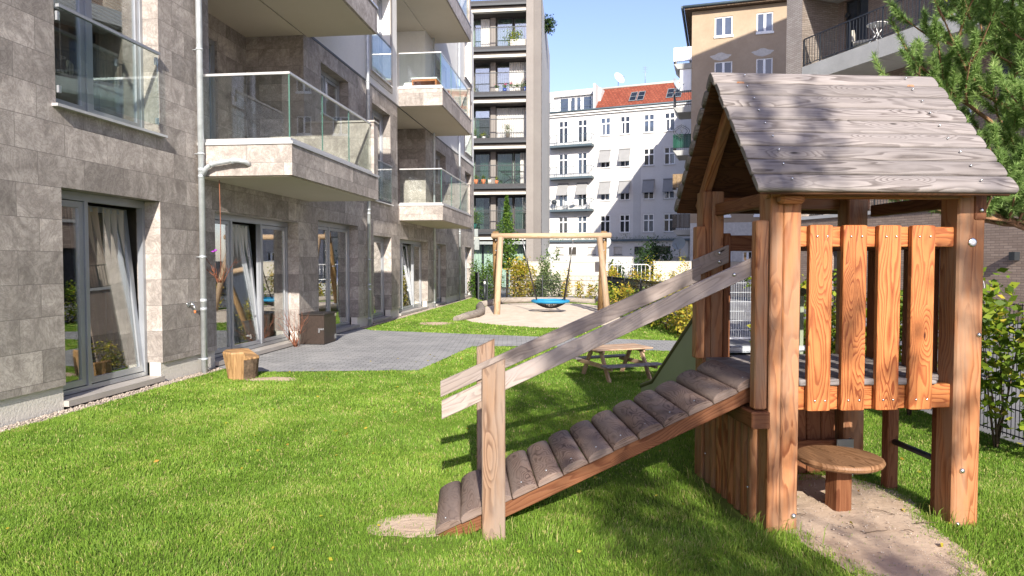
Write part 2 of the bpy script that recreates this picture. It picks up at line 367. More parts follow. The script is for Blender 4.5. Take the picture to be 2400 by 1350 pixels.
def npmesh(name, V, F, mat, tint=None, parent=None):
    """V (n,3), F (m,k) faces of equal size, tint per face"""
    me = bpy.data.meshes.new(name); k = F.shape[1]; m = len(F)
    me.vertices.add(len(V)); me.vertices.foreach_set('co', V.astype(np.float32).ravel())
    me.loops.add(m*k); me.loops.foreach_set('vertex_index', F.astype(np.int32).ravel())
    me.polygons.add(m); me.polygons.foreach_set('loop_start', (np.arange(m)*k).astype(np.int32))
    try: me.polygons.foreach_set('loop_total', np.full(m, k, np.int32))
    except Exception: pass
    me.update(calc_edges=True)
    if tint is not None:
        a = me.attributes.new('tint', 'FLOAT', 'FACE'); a.data.foreach_set('value', tint.astype(np.float32))
    me.materials.append(MT[mat]); o = bpy.data.objects.new(name, me); COL.objects.link(o)
    if parent: o.parent = parent
    return o
def kids(o): return [c for c in bpy.data.objects if c.parent == o]
def copy_tree(o, loc=None, rz=None, parent=None):
    c = o.copy(); COL.objects.link(c)
    if parent: c.parent = parent
    if loc is not None: c.location = loc
    if rz is not None: c.rotation_euler = (0, 0, rz)
    for ch in kids(o): copy_tree(ch, parent=c)
    return c
def leaves(C, size, mat, name='leaves', parent=None, flat=.5, tint=None, asp=.55):
    """leaf diamonds at centres C (n,3)"""
    n = len(C); d = rng.normal(size=(n, 3)); d[:, 2] *= flat; d /= np.linalg.norm(d, axis=1)[:, None]
    e = rng.normal(size=(n, 3)); e -= d*(e*d).sum(1)[:, None]; e /= np.linalg.norm(e, axis=1)[:, None]
    L = size*(.6+.8*rng.random(n))[:, None]; nn = np.cross(d, e)
    V = np.stack([C-d*L*.5, C+e*L*asp*.5+nn*L*.08, C+d*L*.5, C-e*L*asp*.5+nn*L*.08], 1).reshape(-1, 3)
    F = np.arange(4*n).reshape(n, 4)
    return npmesh(name, V, F, mat, rng.random(n) if tint is None else tint, parent)

# ------------------------------------------------------------------ setting: ground sheets
PSI = math.atan(190/1600); FO = (-6.01, 0.0)                        # the long facade: foot point and direction
def fw(s, n, z=0.0): return Vector((FO[0]+s*math.sin(PSI)+n*math.cos(PSI), s*math.cos(PSI)-n*math.sin(PSI), z))
def fence_x(y): return 4.9 - .035*y
def sheet(name, pts, z, mat, label=None, uv=False):
    m = MB(); m.poly([(x, y, z) for x, y in pts]); o = m.build(name, mat, recalc=False)
    if o.data.polygons[0].normal.z < 0: o.data.flip_normals()
    return tag(o, label, kind='structure')
def blob(cx, cy, rx, ry, n=40, wob=.08, seed=1, rot=0.0):
    r = random.Random(seed); ph = [r.random()*6.28 for _ in range(4)]; out = []
    for i in range(n):
        t = 6.2832*i/n; k = 1+wob*(math.sin(2*t+ph[0])+.6*math.sin(3*t+ph[1])+.4*math.sin(5*t+ph[2])+.3*math.sin(9*t+ph[3]))
        x, y = rx*k*math.cos(t), ry*k*math.sin(t)
        out.append((cx+x*math.cos(rot)-y*math.sin(rot), cy+x*math.sin(rot)+y*math.cos(rot)))
    return out
sheet('ground', [(-400, -300), (400, -300), (400, 600), (-400, 600)], -.05, 'asphalt')
a, b, c_, d_ = fw(-9, .2), fw(34.5, .2), (fence_x(30.2), 30.2), (fence_x(-9), -9)
LAWN = [(a.x, a.y), (b.x, b.y), (-1.7, 33.6), (-1.5, 30.8), c_, d_]
sheet('lawn', LAWN, 0.0, 'soil')
g0, g1, g2, g3 = fw(-9, 0), fw(34.7, 0), fw(34.7, .2), fw(-9, .2)
sheet('gravel_bed', [(g0.x, g0.y), (g1.x, g1.y), (g2.x, g2.y), (g3.x, g3.y)], .004, 'pebble')
t0, t1, t2, t3 = fw(10.9, .02), fw(15.45, 4.6), fw(17.6, .02), fw(10.9, 4.28)
gx = fence_x(13.2)
TERR = [(t0.x, t0.y), (-3.9, 10.38), (-1.45, 10.52), (-.80, 13.55), (.45, 13.62), (3.05, 12.80), (gx+.1, 12.5), (gx+.05, 14.35), (3.56, 14.56), (.48, 15.42), (-3.49, 16.85), (t2.x, t2.y)]
sheet('terrace_paving', TERR, .014, 'paving')
PIT = [(-1.42, 20.05), (-1.0, 19.0), (0.0, 17.95), (1.0, 17.45), (2.2, 17.75), (3.0, 19.0), (3.45, 21.5), (3.6, 25.0), (3.3, 27.6), (2.2, 28.6), (.6, 28.7), (-.6, 28.0), (-1.1, 26.0), (-.95, 23.6), (-1.3, 21.8)]
def smooth_poly(P, it=2):
    for _ in range(it):
        Q = []
        for i in range(len(P)):
            p, q = P[i], P[(i+1) % len(P)]; Q += [(p[0]*.75+q[0]*.25, p[1]*.75+q[1]*.25), (p[0]*.25+q[0]*.75, p[1]*.25+q[1]*.75)]
        P = Q
    return P
PIT = smooth_poly(PIT)
HO = (1.56, 4.18); HR = R(4.0)                                       # playhouse foot point and turn
def hw(x, y): return (HO[0]+x*math.cos(HR)-y*math.sin(HR), HO[1]+x*math.sin(HR)+y*math.cos(HR))
HS = smooth_poly([hw(.10, .95), hw(.55, 1.05), hw(1.10, .98), hw(1.30, .55), hw(1.08, .10), hw(1.02, -.35), hw(.85, -.75), hw(.60, -.95), hw(.30, -.80), hw(.22, -.35), hw(.16, .0), hw(.05, .5)])
DIRT = blob(-.62, 4.28, .20, .17, seed=3, wob=.1); DIRT2 = blob(-3.45, 9.75, .35, .16, seed=5); DIRT3 = blob(-2.1, 18.8, .38, .5, seed=8)
def shrinkp(P, k):
    cx = sum(p[0] for p in P)/len(P); cy = sum(p[1] for p in P)/len(P); return [(cx+(x-cx)*k, cy+(y-cy)*k) for x, y in P]
def mound(name, P, h, z0=.006, mt_='worn', grow=1.0):
    P = shrinkp(P, grow)
    """low irregular sand heap filling outline P"""
    cx = sum(p[0] for p in P)/len(P); cy = sum(p[1] for p in P)/len(P); m = MB(); K = 14; rings = []
    for k in range(K+1):
        q = 1-k/K
        rings.append([m.bm.verts.new((cx+(x-cx)*q, cy+(y-cy)*q, z0+h*(1-q**3)*(.75+.5*math.sin(x*7*q+1)*math.cos(y*6*q)))) for x, y in P])
    n = len(P)
    for k in range(K):
        for i in range(n):
            f = m.face([rings[k][i], rings[k][(i+1) % n], rings[k+1][(i+1) % n], rings[k+1][i]])
            if f: f.smooth = True
    bmesh.ops.remove_doubles(m.bm, verts=m.bm.verts, dist=1e-5)
    return tag(m.build(name, mt_), kind='structure')
mound('sandpit', PIT, .035, mt_='sand'); mound('worn_sand', HS, .022, grow=1.08); mound('bare_soil', DIRT, .006, grow=1.3); mound('bare_soil', DIRT2, .006, grow=1.2); mound('bare_soil', DIRT3, .006, grow=1.2)

# ------------------------------------------------------------------ building helpers working in (along, out, up) coordinates through a map P
def pbox(m, P, a0, a1, n0, n1, z0, z1):
    v = [m.bm.verts.new(P(a, n, z)) for z in (z0, z1) for n in (n0, n1) for a in (a0, a1)]
    for q in ((0, 2, 3, 1), (4, 5, 7, 6), (0, 1, 5, 4), (2, 6, 7, 3), (0, 4, 6, 2), (1, 3, 7, 5)): m.face([v[i] for i in q])
def pquad(m, P, *pts): m.poly([P(*p) for p in pts])
def wallgrid(m, P, a0, a1, z0, z1, holes, n=0.0, depth=.2):
    hs = [h for h in holes if h[0] < a1 and h[1] > a0 and h[2] < z1 and h[3] > z0]
    A = sorted({a0, a1, *[min(max(v, a0), a1) for h in hs for v in h[:2]]}); Z = sorted({z0, z1, *[min(max(v, z0), z1) for h in hs for v in h[2:4]]})
    for i in range(len(A)-1):
        for j in range(len(Z)-1):
            ca, cz = (A[i]+A[i+1])/2, (Z[j]+Z[j+1])/2
            if any(h[0] < ca < h[1] and h[2] < cz < h[3] for h in hs): continue
            pquad(m, P, (A[i], n, Z[j]), (A[i+1], n, Z[j]), (A[i+1], n, Z[j+1]), (A[i], n, Z[j+1]))
    for h in hs:
        d = h[4] if len(h) > 4 else depth; x0, x1, y0, y1 = max(h[0], a0), min(h[1], a1), max(h[2], z0), min(h[3], z1)
        if h[2] >= z0: pquad(m, P, (x0, n, y0), (x1, n, y0), (x1, n-d, y0), (x0, n-d, y0))
        if h[3] <= z1: pquad(m, P, (x0, n, y1), (x0, n-d, y1), (x1, n-d, y1), (x1, n, y1))
        if h[0] >= a0: pquad(m, P, (x0, n, y0), (x0, n-d, y0), (x0, n-d, y1), (x0, n, y1))
        if h[1] <= a1: pquad(m, P, (x1, n, y0), (x1, n, y1), (x1, n-d, y1), (x1, n-d, y0))
def sash(m, P, a0, a1, z0, z1, n, fr=.065, th=.06, g=None):
    pbox(m, P, a0, a0+fr, n-th, n, z0, z1); pbox(m, P, a1-fr, a1, n-th, n, z0, z1)
    pbox(m, P, a0+fr, a1-fr, n-th, n, z1-fr, z1); pbox(m, P, a0+fr, a1-fr, n-th, n, z0, z0+fr)
    if g is not None: pbox(g, P, a0+fr, a1-fr, n-th*.6, n-th*.4, z0+fr, z1-fr)
def curtain(P, a0, a1, z0, z1, n, mat, parent, amp=.03, wave=.13, lean=0.0):
    m = MB(); K = max(8, int((a1-a0)/.018)); prev = None
    for i in range(K+1):
        a = a0+(a1-a0)*i/K; nn = n+amp*math.sin(a/wave*6.28+.6*math.sin(a*9))
        cur = (m.bm.verts.new(P(a+lean, nn, z0)), m.bm.verts.new(P(a, nn, z1)))
        if prev:
            f = m.face([prev[0], cur[0], cur[1], prev[1]])
            if f: f.smooth = True
        prev = cur
    return m.build('curtain', mat, parent)
def tiltP(P, n0, zb, ang):
    return lambda a, n, z: P(a, n0+(n-n0)*math.cos(ang)-(z-zb)*math.sin(ang), zb+(z-zb)*math.cos(ang)+(n-n0)*math.sin(ang)*0)
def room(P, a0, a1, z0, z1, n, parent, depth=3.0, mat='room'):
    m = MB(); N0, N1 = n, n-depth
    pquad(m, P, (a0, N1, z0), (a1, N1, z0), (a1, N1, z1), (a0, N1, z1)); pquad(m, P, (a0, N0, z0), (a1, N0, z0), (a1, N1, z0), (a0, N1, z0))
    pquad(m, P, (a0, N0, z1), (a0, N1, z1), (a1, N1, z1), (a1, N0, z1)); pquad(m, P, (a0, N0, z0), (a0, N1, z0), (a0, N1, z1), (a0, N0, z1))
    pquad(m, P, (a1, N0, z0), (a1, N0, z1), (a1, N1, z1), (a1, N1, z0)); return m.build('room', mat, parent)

# ------------------------------------------------------------------ the long stone-clad apartment building on the left
LB = empty('apartment_building', (FO[0], FO[1], 0), -PSI, 'grey stone-clad apartment building with glass balconies along the left of the lawn', 'building')
P = lambda a, n, z: Vector((n, a, z))
niches = [(10.85, 14.38, 3.49, 6.40, 1.25), (21.2, 24.75, 3.5, 6.5, 1.2)]
niches2 = [(10.85, 14.38, 6.98, 9.85, 1.25), (21.2, 24.75, 7.08, 9.95, 1.2)]
gf = [(4.0, 5.75, .1, 2.53), (7.8, 9.57, .1, 2.53), (10.95, 14.05, .1, 2.50), (15.05, 17.6, .05, 2.62), (18.83, 20.5, .1, 2.44), (21.4, 25.0, .1, 2.43), (26.4, 28.1, .1, 2.42), (32.3, 34.0, .1, 2.44)]
f1 = [(4.0, 5.75, 3.45, 5.98), (7.75, 9.6, 3.45, 5.98), (15.3, 17.0, 4.98, 6.1), (18.8, 20.48, 3.4, 6.03), (26.4, 28.1, 4.75, 6.0), (32.3, 34.0, 3.4, 6.0)]
f2 = [(4.0, 5.75, 6.9, 9.4), (7.75, 9.6, 6.9, 9.4), (15.3, 17.0, 8.4, 9.55), (18.72, 20.5, 6.88, 9.45), (26.4, 28.1, 8.2, 9.45), (32.3, 34.0, 6.88, 9.45)]
f3 = [(15.3, 17.0, 11.85, 13.0), (18.72, 20.5, 10.35, 12.9), (26.4, 28.1, 11.7, 12.9), (32.3, 34.0, 10.35, 12.9)]
m = MB(); wallgrid(m, P, -9, 34.7, .28, 6.48, gf+f1+niches, depth=.36)
wallgrid(m, P, -9, 14.4, 6.48, 14, f2+niches2, depth=.36)
for h in niches:
    wallgrid(m, P, h[0], h[1], h[2], h[3], [(h[0]+.35, h[0]+2.42, h[2]+.05, h[2]+2.45)], n=-h[4], depth=.12)
wallgrid(m, P, 10.85, 14.38, 6.98, 9.85, [(11.2, 13.25, 7.0, 9.4)], n=-1.25, depth=.12)
m.build('stone_wall', 'stone', LB)
m = MB(); wallgrid(m, P, 14.4, 34.7, 6.48, 14, f2+f3+niches2, depth=.36)
wallgrid(m, P, 21.2, 24.75, 7.08, 9.95, [(21.55, 23.6, 7.1, 9.5)], n=-1.2, depth=.12)
m.build('plaster_wall', 'white_plaster', LB)
for p0_, p1_ in zip([-9]+[g[1] for g in gf], [g[0] for g in gf]+[34.7]):
    m = MB(); pbox(m, P, p0_, p1_, -.2, -.035, -.05, .279); m.build('plinth', 'plinth', LB)
m = MB(); pquad(m, P, (-9, 0, 14), (34.7, 0, 14), (34.7, -12, 14), (-9, -12, 14)); pquad(m, P, (34.7, 0, -.05), (34.7, -12, -.05), (34.7, -12, 14), (34.7, 0, 14))
pquad(m, P, (-9, 0, -.05), (-9, 0, 14), (-9, -12, 14), (-9, -12, -.05)); pquad(m, P, (-9, -12, -.05), (-9, -12, 14), (34.7, -12, 14), (34.7, -12, -.05)); m.build('rear_wall', 'white_plaster', LB)
# soffit liners of the niches, stone surrounds and the black reveal line between stone and plaster
for h in niches+niches2:
    m = MB(); pbox(m, P, h[0]+.003, h[1]-.003, -h[4]+.003, -.003, h[3]-.02, h[3]-.003); m.build('loggia_ceiling', 'soffit', LB)
m = MB()
for a0, a1 in ((14.45, 34.7),): pbox(m, P, a0, a1, 0, .012, 6.455, 6.505)
m.build('joint_profile', 'dark_metal', LB)
for h in f2[2:]+f3:
    m = MB()
    for (x0, x1, y0, y1) in ((h[0]-.16, h[0], h[2]-.18, h[3]+.12), (h[1], h[1]+.16, h[2]-.18, h[3]+.12), (h[0], h[1], h[3], h[3]+.12), (h[0], h[1], h[2]-.18, h[2])):
        pbox(m, P, x0, x1, .002, .022, y0, y1)
    m.build('window_surround', 'stone_trim', LB)

def window(parent, P, h, div=None, tilt=(), n=-.23, fr=.06, gl='glass', frame='alu', cur=None, door=False, sill=True, roomd=2.6, trans=False):
    a0, a1, z0, z1 = h[:4]; m, g = MB(), MB(); div = div or [a0+(a1-a0)*.45]
    pbox(m, P, a0, a1, n-.08, n, z1-.10, z1-.003); pbox(m, P, a0, a1, n-.08, n, z0+.003, z0+.06)
    pbox(m, P, a0+.003, a0+.055, n-.08, n, z0+.06, z1-.10); pbox(m, P, a1-.055, a1-.003, n-.08, n, z0+.06, z1-.10)
    xs = [a0+.055]+div+[a1-.055]
    for x in div: pbox(m, P, x-.028, x+.028, n-.09, n+.004, z0+.06, z1-.10)
    for i in range(len(xs)-1):
        l, r_ = xs[i]+(.028 if i else 0), xs[i+1]-(.028 if i+2 < len(xs) else 0)
        PP = tiltP(P, n-.02, z0+.07, R(5.5)) if i in tilt else P
        sash(m, PP, l+.004, r_-.004, z0+.07, z1-.11, n-.015, fr, .055, g)
        if trans:
            zt = z0+(z1-z0)*.62; pbox(m, PP, l+fr, r_-fr, n-.06, n-.018, zt, zt+.05)
    o = m.build('window' if not door else 'glass_door', frame, parent); g.build('pane', gl, o)
    if cur:
        for (c0, c1, cm, ln) in cur: curtain(P, c0, c1, z0+.12, z1-.14, n-.22, cm, o, lean=ln)
    if sill:
        s = MB(); pbox(s, P, a0-.06, a1+.06, n, .075, z0-.035, z0-.003); s.build('sill', 'alu_light', o)
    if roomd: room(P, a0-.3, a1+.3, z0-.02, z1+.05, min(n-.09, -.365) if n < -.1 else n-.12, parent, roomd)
    return o
def french_rail(parent, P, a0, a1, z0, z1, n=.03, gm='glass_rail'):
    m = MB(); pbox(m, P, a0+.03, a1-.03, n, n+.016, z0, z1); o = m.build('balustrade', gm, parent)
    m = MB(); pbox(m, P, a0, a1, n-.014, n+.03, z1, z1+.035)
    for a in (a0+.01, a1-.05):
        pbox(m, P, a, a+.04, n-.03, n-.002, z0+.02, z0+.1); pbox(m, P, a, a+.04, n-.03, n-.002, z1-.14, z1-.04)
    m.build('handrail', 'alu', o); return o
window(LB, P, gf[0], [4.75], sill=False, cur=[(4.9, 5.6, 'curtain', 0)])
w1 = window(LB, P, gf[1], [8.46], tilt=(1,), sill=False, fr=.075, cur=[(7.95, 8.28, 'curtain', 0.0), (8.55, 8.95, 'curtain_tan', .35), (9.0, 9.45, 'curtain', .02)])
window(LB, P, gf[2], [11.86, 12.92], tilt=(1,), sill=False, cur=[(11.6, 11.8, 'curtain', 0), (12.2, 12.85, 'curtain_white', .02), (13.6, 13.95, 'curtain_tan', 0)])
w3 = window(LB, P, gf[3], [16.25], sill=False, door=True, cur=[(17.1, 17.5, 'curtain_green', 0)])
m = MB(); m.tube([P(16.55, -.16, .55), P(16.55, -.16, 1.75)], .016, 8)
for z in (.7, 1.6): m.tube([P(16.55, -.16, z), P(16.42, -.24, z)], .01, 6)
m.build('pull_handle', 'steel', w3)
window(LB, P, gf[4], [19.5], sill=False, cur=[(18.9, 19.9, 'curtain', 0)])
window(LB, P, gf[5], [22.5, 23.9], tilt=(1,), sill=False, cur=[(22.0, 23.2, 'curtain_white', 0), (24.0, 24.9, 'curtain_white', 0)])
window(LB, P, gf[6], [27.2], sill=False); window(LB, P, gf[7], [33.1], sill=False, cur=[(32.4, 33.8, 'curtain', 0)])
for h in (f1[0], f1[1]):
    o = window(LB, P, h, [h[0]+.8], fr=.07, cur=[(h[0]+1.25, h[1]-.1, 'curtain_tan', 0)])
    french_rail(LB, P, h[0]+.0, h[1]-.06, 3.56, 4.52, n=.035)
    m = MB()                                                        # half-lowered slatted blind behind the panes
    for k in range(26): pbox(m, P, h[0]+.1, h[1]-.12, -.40, -.37, 4.72+k*.045, 4.722+k*.045+.012)
    m.build('blind', 'alu_light', o)
window(LB, P, f1[2], [16.1], cur=[(15.4, 16.9, 'curtain_white', 0)])
for h in (f1[3], f1[5], f2[3], f2[5]):
    window(LB, P, h, [h[0]+.8], cur=[(h[0]+.2, h[0]+1.3, 'curtain', 0)]); french_rail(LB, P, h[0], h[1], h[2]+.06, h[2]+1.1, n=.03)
window(LB, P, f1[4], [27.2]); window(LB, P, f2[2], [16.1], cur=[(15.4, 16.3, 'curtain', 0)]); window(LB, P, f2[4], [27.2]); window(LB, P, f2[1], [8.5])
for h in f3: window(LB, P, h, [h[0]+.8])
for h in niches+niches2[:]:
    Pn = lambda a, n, z, d=h[4]: Vector((n-d, a, z))
    window(LB, Pn, (h[0]+.35, h[0]+2.42, h[2]+.05, h[2]+2.45), [h[0]+1.4], n=-.05, sill=False, door=True)
# thresholds
for g in gf:
    m = MB(); pbox(m, P, g[0]+.003, g[1]-.003, -.22, .03, .03, .098); m.build('threshold', 'stone_trim', LB)

def balcony(a0, a1, d, z0, z1, rail, panels, label=None):
    m = MB(); pbox(m, P, a0, a1, 0.004, d, z0+.02, z1); o = m.build('balcony', 'stone_slab', LB)
    m = MB(); pbox(m, P, a0+.05, a1-.05, .01, d-.05, z0, z0+.018); m.build('soffit', 'soffit', o)
    m = MB(); pbox(m, P, a0-.02, a0+.14, 0.004, d+.02, z1+.002, z1+.045); pbox(m, P, a0+.14, a1+.01, d-.14, d+.02, z1+.002, z1+.045)
    pbox(m, P, a0+.02, a0+.1, .004, d-.03, z1+.045, z1+.1); pbox(m, P, a0+.1, a1-.3, d-.1, d-.03, z1+.045, z1+.1); m.build('coping', 'alu_light', o)
    m = MB(); pbox(m, P, a1-.26, a1-.002, 0.004, d-.004, z1+.047, rail+.06); w_ = m.build('end_wall', 'stone_slab', o)
    m = MB(); pbox(m, P, a1-.29, a1+.02, 0.004, d+.02, rail+.062, rail+.095); m.build('wall_coping', 'stone_trim', o)
    g = MB(); pbox(g, P, a0+.055, a0+.071, .02, d-.055, z1+.1, rail); g.build('glass_panel', 'glass_rail', o)
    L = (a1-.3-a0-.06)/panels
    for i in range(panels):
        g = MB(); x0 = a0+.06+L*i+.006; pbox(g, P, x0, x0+L-.012, d-.071, d-.055, z1+.1, rail); g.build('glass_panel', 'glass_rail', o)
        g = MB(); pbox(g, P, x0-.005, x0+.001, d-.073, d-.053, z1+.1, rail); g.build('glass_edge', 'glass_edge', o)
    m = MB(); pbox(m, P, a0+.045, a0+.081, .006, d-.045, rail, rail+.035); pbox(m, P, a0+.081, a1-.3, d-.081, d-.045, rail, rail+.035); m.build('handrail', 'alu_light', o)
    return o
balcony(10.5, 14.63, 1.5, 2.97, 3.45, 4.50, 3); balcony(10.5, 14.63, 1.5, 6.40, 6.93, 8.0, 3)
balcony(21.35, 26.3, 1.38, 2.98, 3.44, 4.56, 3); balcony(21.35, 26.3, 1.38, 6.48, 7.02, 8.1, 3); balcony(21.35, 26.3, 1.38, 9.95, 10.5, 11.6, 3)
balcony(10.5, 14.63, 1.5, 9.9, 10.4, 11.5, 3)
def downpipe(s, z0, z1, r=.046, n=.105):
    m = MB(); m.tube([P(s, n, z0), P(s, n, z1)], r, 14)
    for z in np.arange(z0+.25, z1, 1.55):
        m.tube([P(s, n, z), P(s, n, z+.03)], r*1.14, 14); m.tube([P(s, n, z+.015), P(s, .0, z+.015)], .008, 6)
    for z in (z0+1.0, z0+1.13, z0+3.0, z0+3.1): m.tube([P(s, n, z), P(s, n, z+.05)], r*1.07, 14)
    return m.build('downpipe', 'zinc', LB)
dp = downpipe(10.42, -.05, 14); downpipe(18.15, -.05, 14); downpipe(25.62, -.05, 14, .04); downpipe(30.5, -.05, 14)
m = MB(); m.tube([P(10.42, .12, 2.98), P(10.40, .20, 3.10), P(10.39, .30, 3.155), P(10.39, .62, 3.20), P(10.39, .72, 3.20), P(10.42, .80, 3.185), P(10.52, .83, 3.15)], .036, 12)
m.tube([P(10.39, .60, 3.197), P(10.39, .63, 3.20)], .045, 12); m.tube([P(10.39, .27, 3.15), P(10.39, .30, 3.157)], .045, 12); m.build('branch_pipe', 'zinc', dp)
# tap on the wall
m = MB(); m.tube([P(10.18, .0, 1.06), P(10.18, .10, 1.06)], .014, 8); m.tube([P(10.18, .10, 1.06), P(10.18, .115, .96)], .012, 8); m.lathe([(.035, 0), (.035, .006)], M=Matrix.Translation((0.004, 10.18, 1.06)) @ Matrix.Rotation(R(90), 4, 'Y'), seg=12)
m.tube([P(10.10, .07, 1.095), P(10.27, .07, 1.095)], .009, 6); tp = m.build('garden_tap', 'steel'); tp.location = (FO[0], FO[1], 0); tp.rotation_euler = (0, 0, -PSI)
tag(tp, 'small metal garden tap on the stone wall beside the first downpipe', 'tap')
m = MB(); m.tube([P(10.18, .112, .97), P(10.18, .118, .93)], .017, 8); m.build('hose_adapter', 'orange_wood', tp)

# ------------------------------------------------------------------ wooden play house with ramp and slide
PH = empty('play_house', (HO[0], HO[1], 0), HR, 'wooden play house on posts with grey plank gable roof, ramp and picket balustrade', 'play house', None)
def bolt(parent, p, ax, r=.013, mat='steel', name='bolt'):
    """round-head bolt at p, pointing along ax"""
    q = Vector(ax).to_track_quat('Z', 'Y').to_matrix().to_4x4(); q.translation = Vector(p)
    m = MB(); m.lathe([(r, 0), (r, r*.3), (r*.75, r*.75), (r*.3, r)], M=q, seg=12); return m.build(name, mat, parent)
def post(x0, x1, y0, y1, z0, z1, name='post', mat='larch_post', bev=.012, parent=None):
    m = MB(); m.beam(((x0+x1)/2, (y0+y1)/2, z0), ((x0+x1)/2, (y0+y1)/2, z1), y1-y0, x1-x0, up=(1, 0, 0), bev=bev); return m.build(name, mat, parent or PH)
# corner posts: each is laminated from two timbers with a fine joint
def lam_post(x0, x1, y0, y1, z0, z1):
    m = MB(); xm = x0+(x1-x0)*.42
    for a, b in ((x0, xm-.001), (xm+.001, x1)): m.beam(((a+b)/2, (y0+y1)/2, z0), ((a+b)/2, (y0+y1)/2, z1), y1-y0, b-a, up=(1, 0, 0), bev=.007)
    return m.build('post', 'larch_post', PH)
p1 = lam_post(.022, .215, 0, .17, -.1, 2.16); p2 = post(1.225, 1.405, 0, .17, -.1, 2.16)
p3 = lam_post(-.02, .14, 1.06, 1.22, -.1, 2.22); p4 = post(1.125, 1.29, 1.06, 1.22, -.1, 2.22)
bolt(p1, (.19, 0, .10), (0, -1, 0), .018); bolt(p2, (1.285, 0, .36), (0, -1, 0), .018); bolt(p2, (1.265, 0, .02), (0, -1, 0), .014)
bolt(p2, (1.375, 0, 1.22), (0, -1, 0), .015)
m = MB(); m.lathe([(.028, 0), (.028, .004), (.02, .007), (.008, .006)], M=Matrix.Translation((1.32, 0, 1.80)) @ Matrix.Rotation(R(90), 4, 'X'), seg=20); m.build('inspection_disc', 'steel', p2)
m = MB(); m.beam((1.365, .01, 1.94), (1.365, .01, 2.16), .085, .035, up=(0, 1, 0), bev=.008); rb = m.build('bracket_board', 'larch_dark', PH); bolt(rb, (1.365, -.008, 2.0), (0, -1, 0), .014)
# side boards around the ramp entrance
m = MB(); m.beam((-.045, .0, .775), (-.045, .0, 1.93), .075, .078, up=(1, 0, 0), bev=.008); m.build('entrance_board', 'larch_post', PH)
m = MB(); m.beam((-.045, 1.08, .94), (-.045, 1.08, 1.95), .10, .07, up=(1, 0, 0), bev=.008); eb = m.build('entrance_board', 'larch_post', PH)
m = MB(); m.beam((.17, 1.10, .93), (.17, 1.10, 1.90), .09, .05, up=(1, 0, 0), bev=.006); m.build('entrance_board', 'larch_dark', PH)
# ramp bearer
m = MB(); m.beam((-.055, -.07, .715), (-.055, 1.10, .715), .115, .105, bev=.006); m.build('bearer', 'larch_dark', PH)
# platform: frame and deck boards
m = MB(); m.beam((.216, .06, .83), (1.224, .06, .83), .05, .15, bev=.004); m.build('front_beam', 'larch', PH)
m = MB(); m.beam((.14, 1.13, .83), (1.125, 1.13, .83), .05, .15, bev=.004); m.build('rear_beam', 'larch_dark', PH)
m = MB()
for i in range(9):
    y = .075+i*.13; m.beam((.0 if .2 < y < 1.04 else .225, y, .928), (1.33 if .2 < y < 1.04 else 1.12, y, .928), .122, .04, bev=.006)
m.build('deck', 'grey_wood', PH)
for x in (.30, .70, 1.06):
    m = MB(); m.beam((x, .09, .86), (x, 1.10, .86), .05, .085, bev=.004); m.build('joist', 'larch_dark', PH)
# front balustrade
bl = MB(); bl.beam((.217, .055, 1.835), (1.224, .055, 1.835), .045, .125, bev=.005); bl = bl.build('balustrade', 'larch', PH)
for x0, x1 in ((.265, .41), (.48, .63), (.705, .85), (.92, 1.07)):
    m = MB(); m.beam(((x0+x1)/2, .009, .755), ((x0+x1)/2, .009, 1.905), .04, x1-x0, up=(1, 0, 0), bev=.004); pk = m.build('picket', 'larch', bl)
    for z in (1.835, .82):
        for x in (x0+.045, x1-.035): bolt(bl, (x, -.0115, z), (0, -1, 0), .0075, name='screw')
# rear and right-hand balustrades seen through the gaps
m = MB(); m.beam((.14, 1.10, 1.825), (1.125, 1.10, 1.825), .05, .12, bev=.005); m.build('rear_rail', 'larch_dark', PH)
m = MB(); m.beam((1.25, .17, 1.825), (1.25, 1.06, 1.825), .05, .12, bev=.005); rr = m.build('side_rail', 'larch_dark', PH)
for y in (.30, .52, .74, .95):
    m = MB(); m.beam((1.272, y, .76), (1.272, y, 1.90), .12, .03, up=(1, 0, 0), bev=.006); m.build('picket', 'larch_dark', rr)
# left wall of upright half logs below the platform
m = MB()
for i in range(8):
    y = .20+i*.112; r_ = .056
    prof = [(r_*math.cos(t), .045*math.sin(t)) for t in np.linspace(math.pi, 0, 9)] + [(r_, -.012), (-r_, -.012)]
    m.beam((.03, y, -.1), (.03, y, .69), .11, .06, up=(-1, 0, 0), bev=.004, prof=prof)
lw = m.build('log_wall', 'larch_post', PH); bolt(lw, (-.017, .20, .22), (-1, 0, 0), .008, name='screw'); bolt(lw, (-.017, .98, .22), (-1, 0, 0), .008, name='screw')
# rear wall below the platform with a bench board
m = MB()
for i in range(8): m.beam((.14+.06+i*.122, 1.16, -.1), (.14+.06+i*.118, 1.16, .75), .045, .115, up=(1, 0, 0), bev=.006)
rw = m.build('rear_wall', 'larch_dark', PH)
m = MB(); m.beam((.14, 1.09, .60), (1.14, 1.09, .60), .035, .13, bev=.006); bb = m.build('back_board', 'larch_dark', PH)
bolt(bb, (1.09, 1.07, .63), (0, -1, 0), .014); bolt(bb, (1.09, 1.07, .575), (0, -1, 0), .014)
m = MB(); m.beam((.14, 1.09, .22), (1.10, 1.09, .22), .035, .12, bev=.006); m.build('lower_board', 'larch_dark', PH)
m = MB(); m.box(1.04, 1.175, 1.01, 1.02, .0, .30); m.box(1.165, 1.175, 1.02, 1.10, .0, .30); m.build('post_shoe', 'alu', PH)
# climbing bar between two short posts on the right
post(1.25, 1.335, .70, .78, -.1, .75, mat='larch_dark', bev=.006); post(1.26, 1.345, .175, .255, -.1, .75, mat='larch_dark', bev=.006)
m = MB(); m.tube([(1.30, .255, .36), (1.30, .70, .36)], .021, 12); m.build('climbing_bar', 'dark_metal', PH)
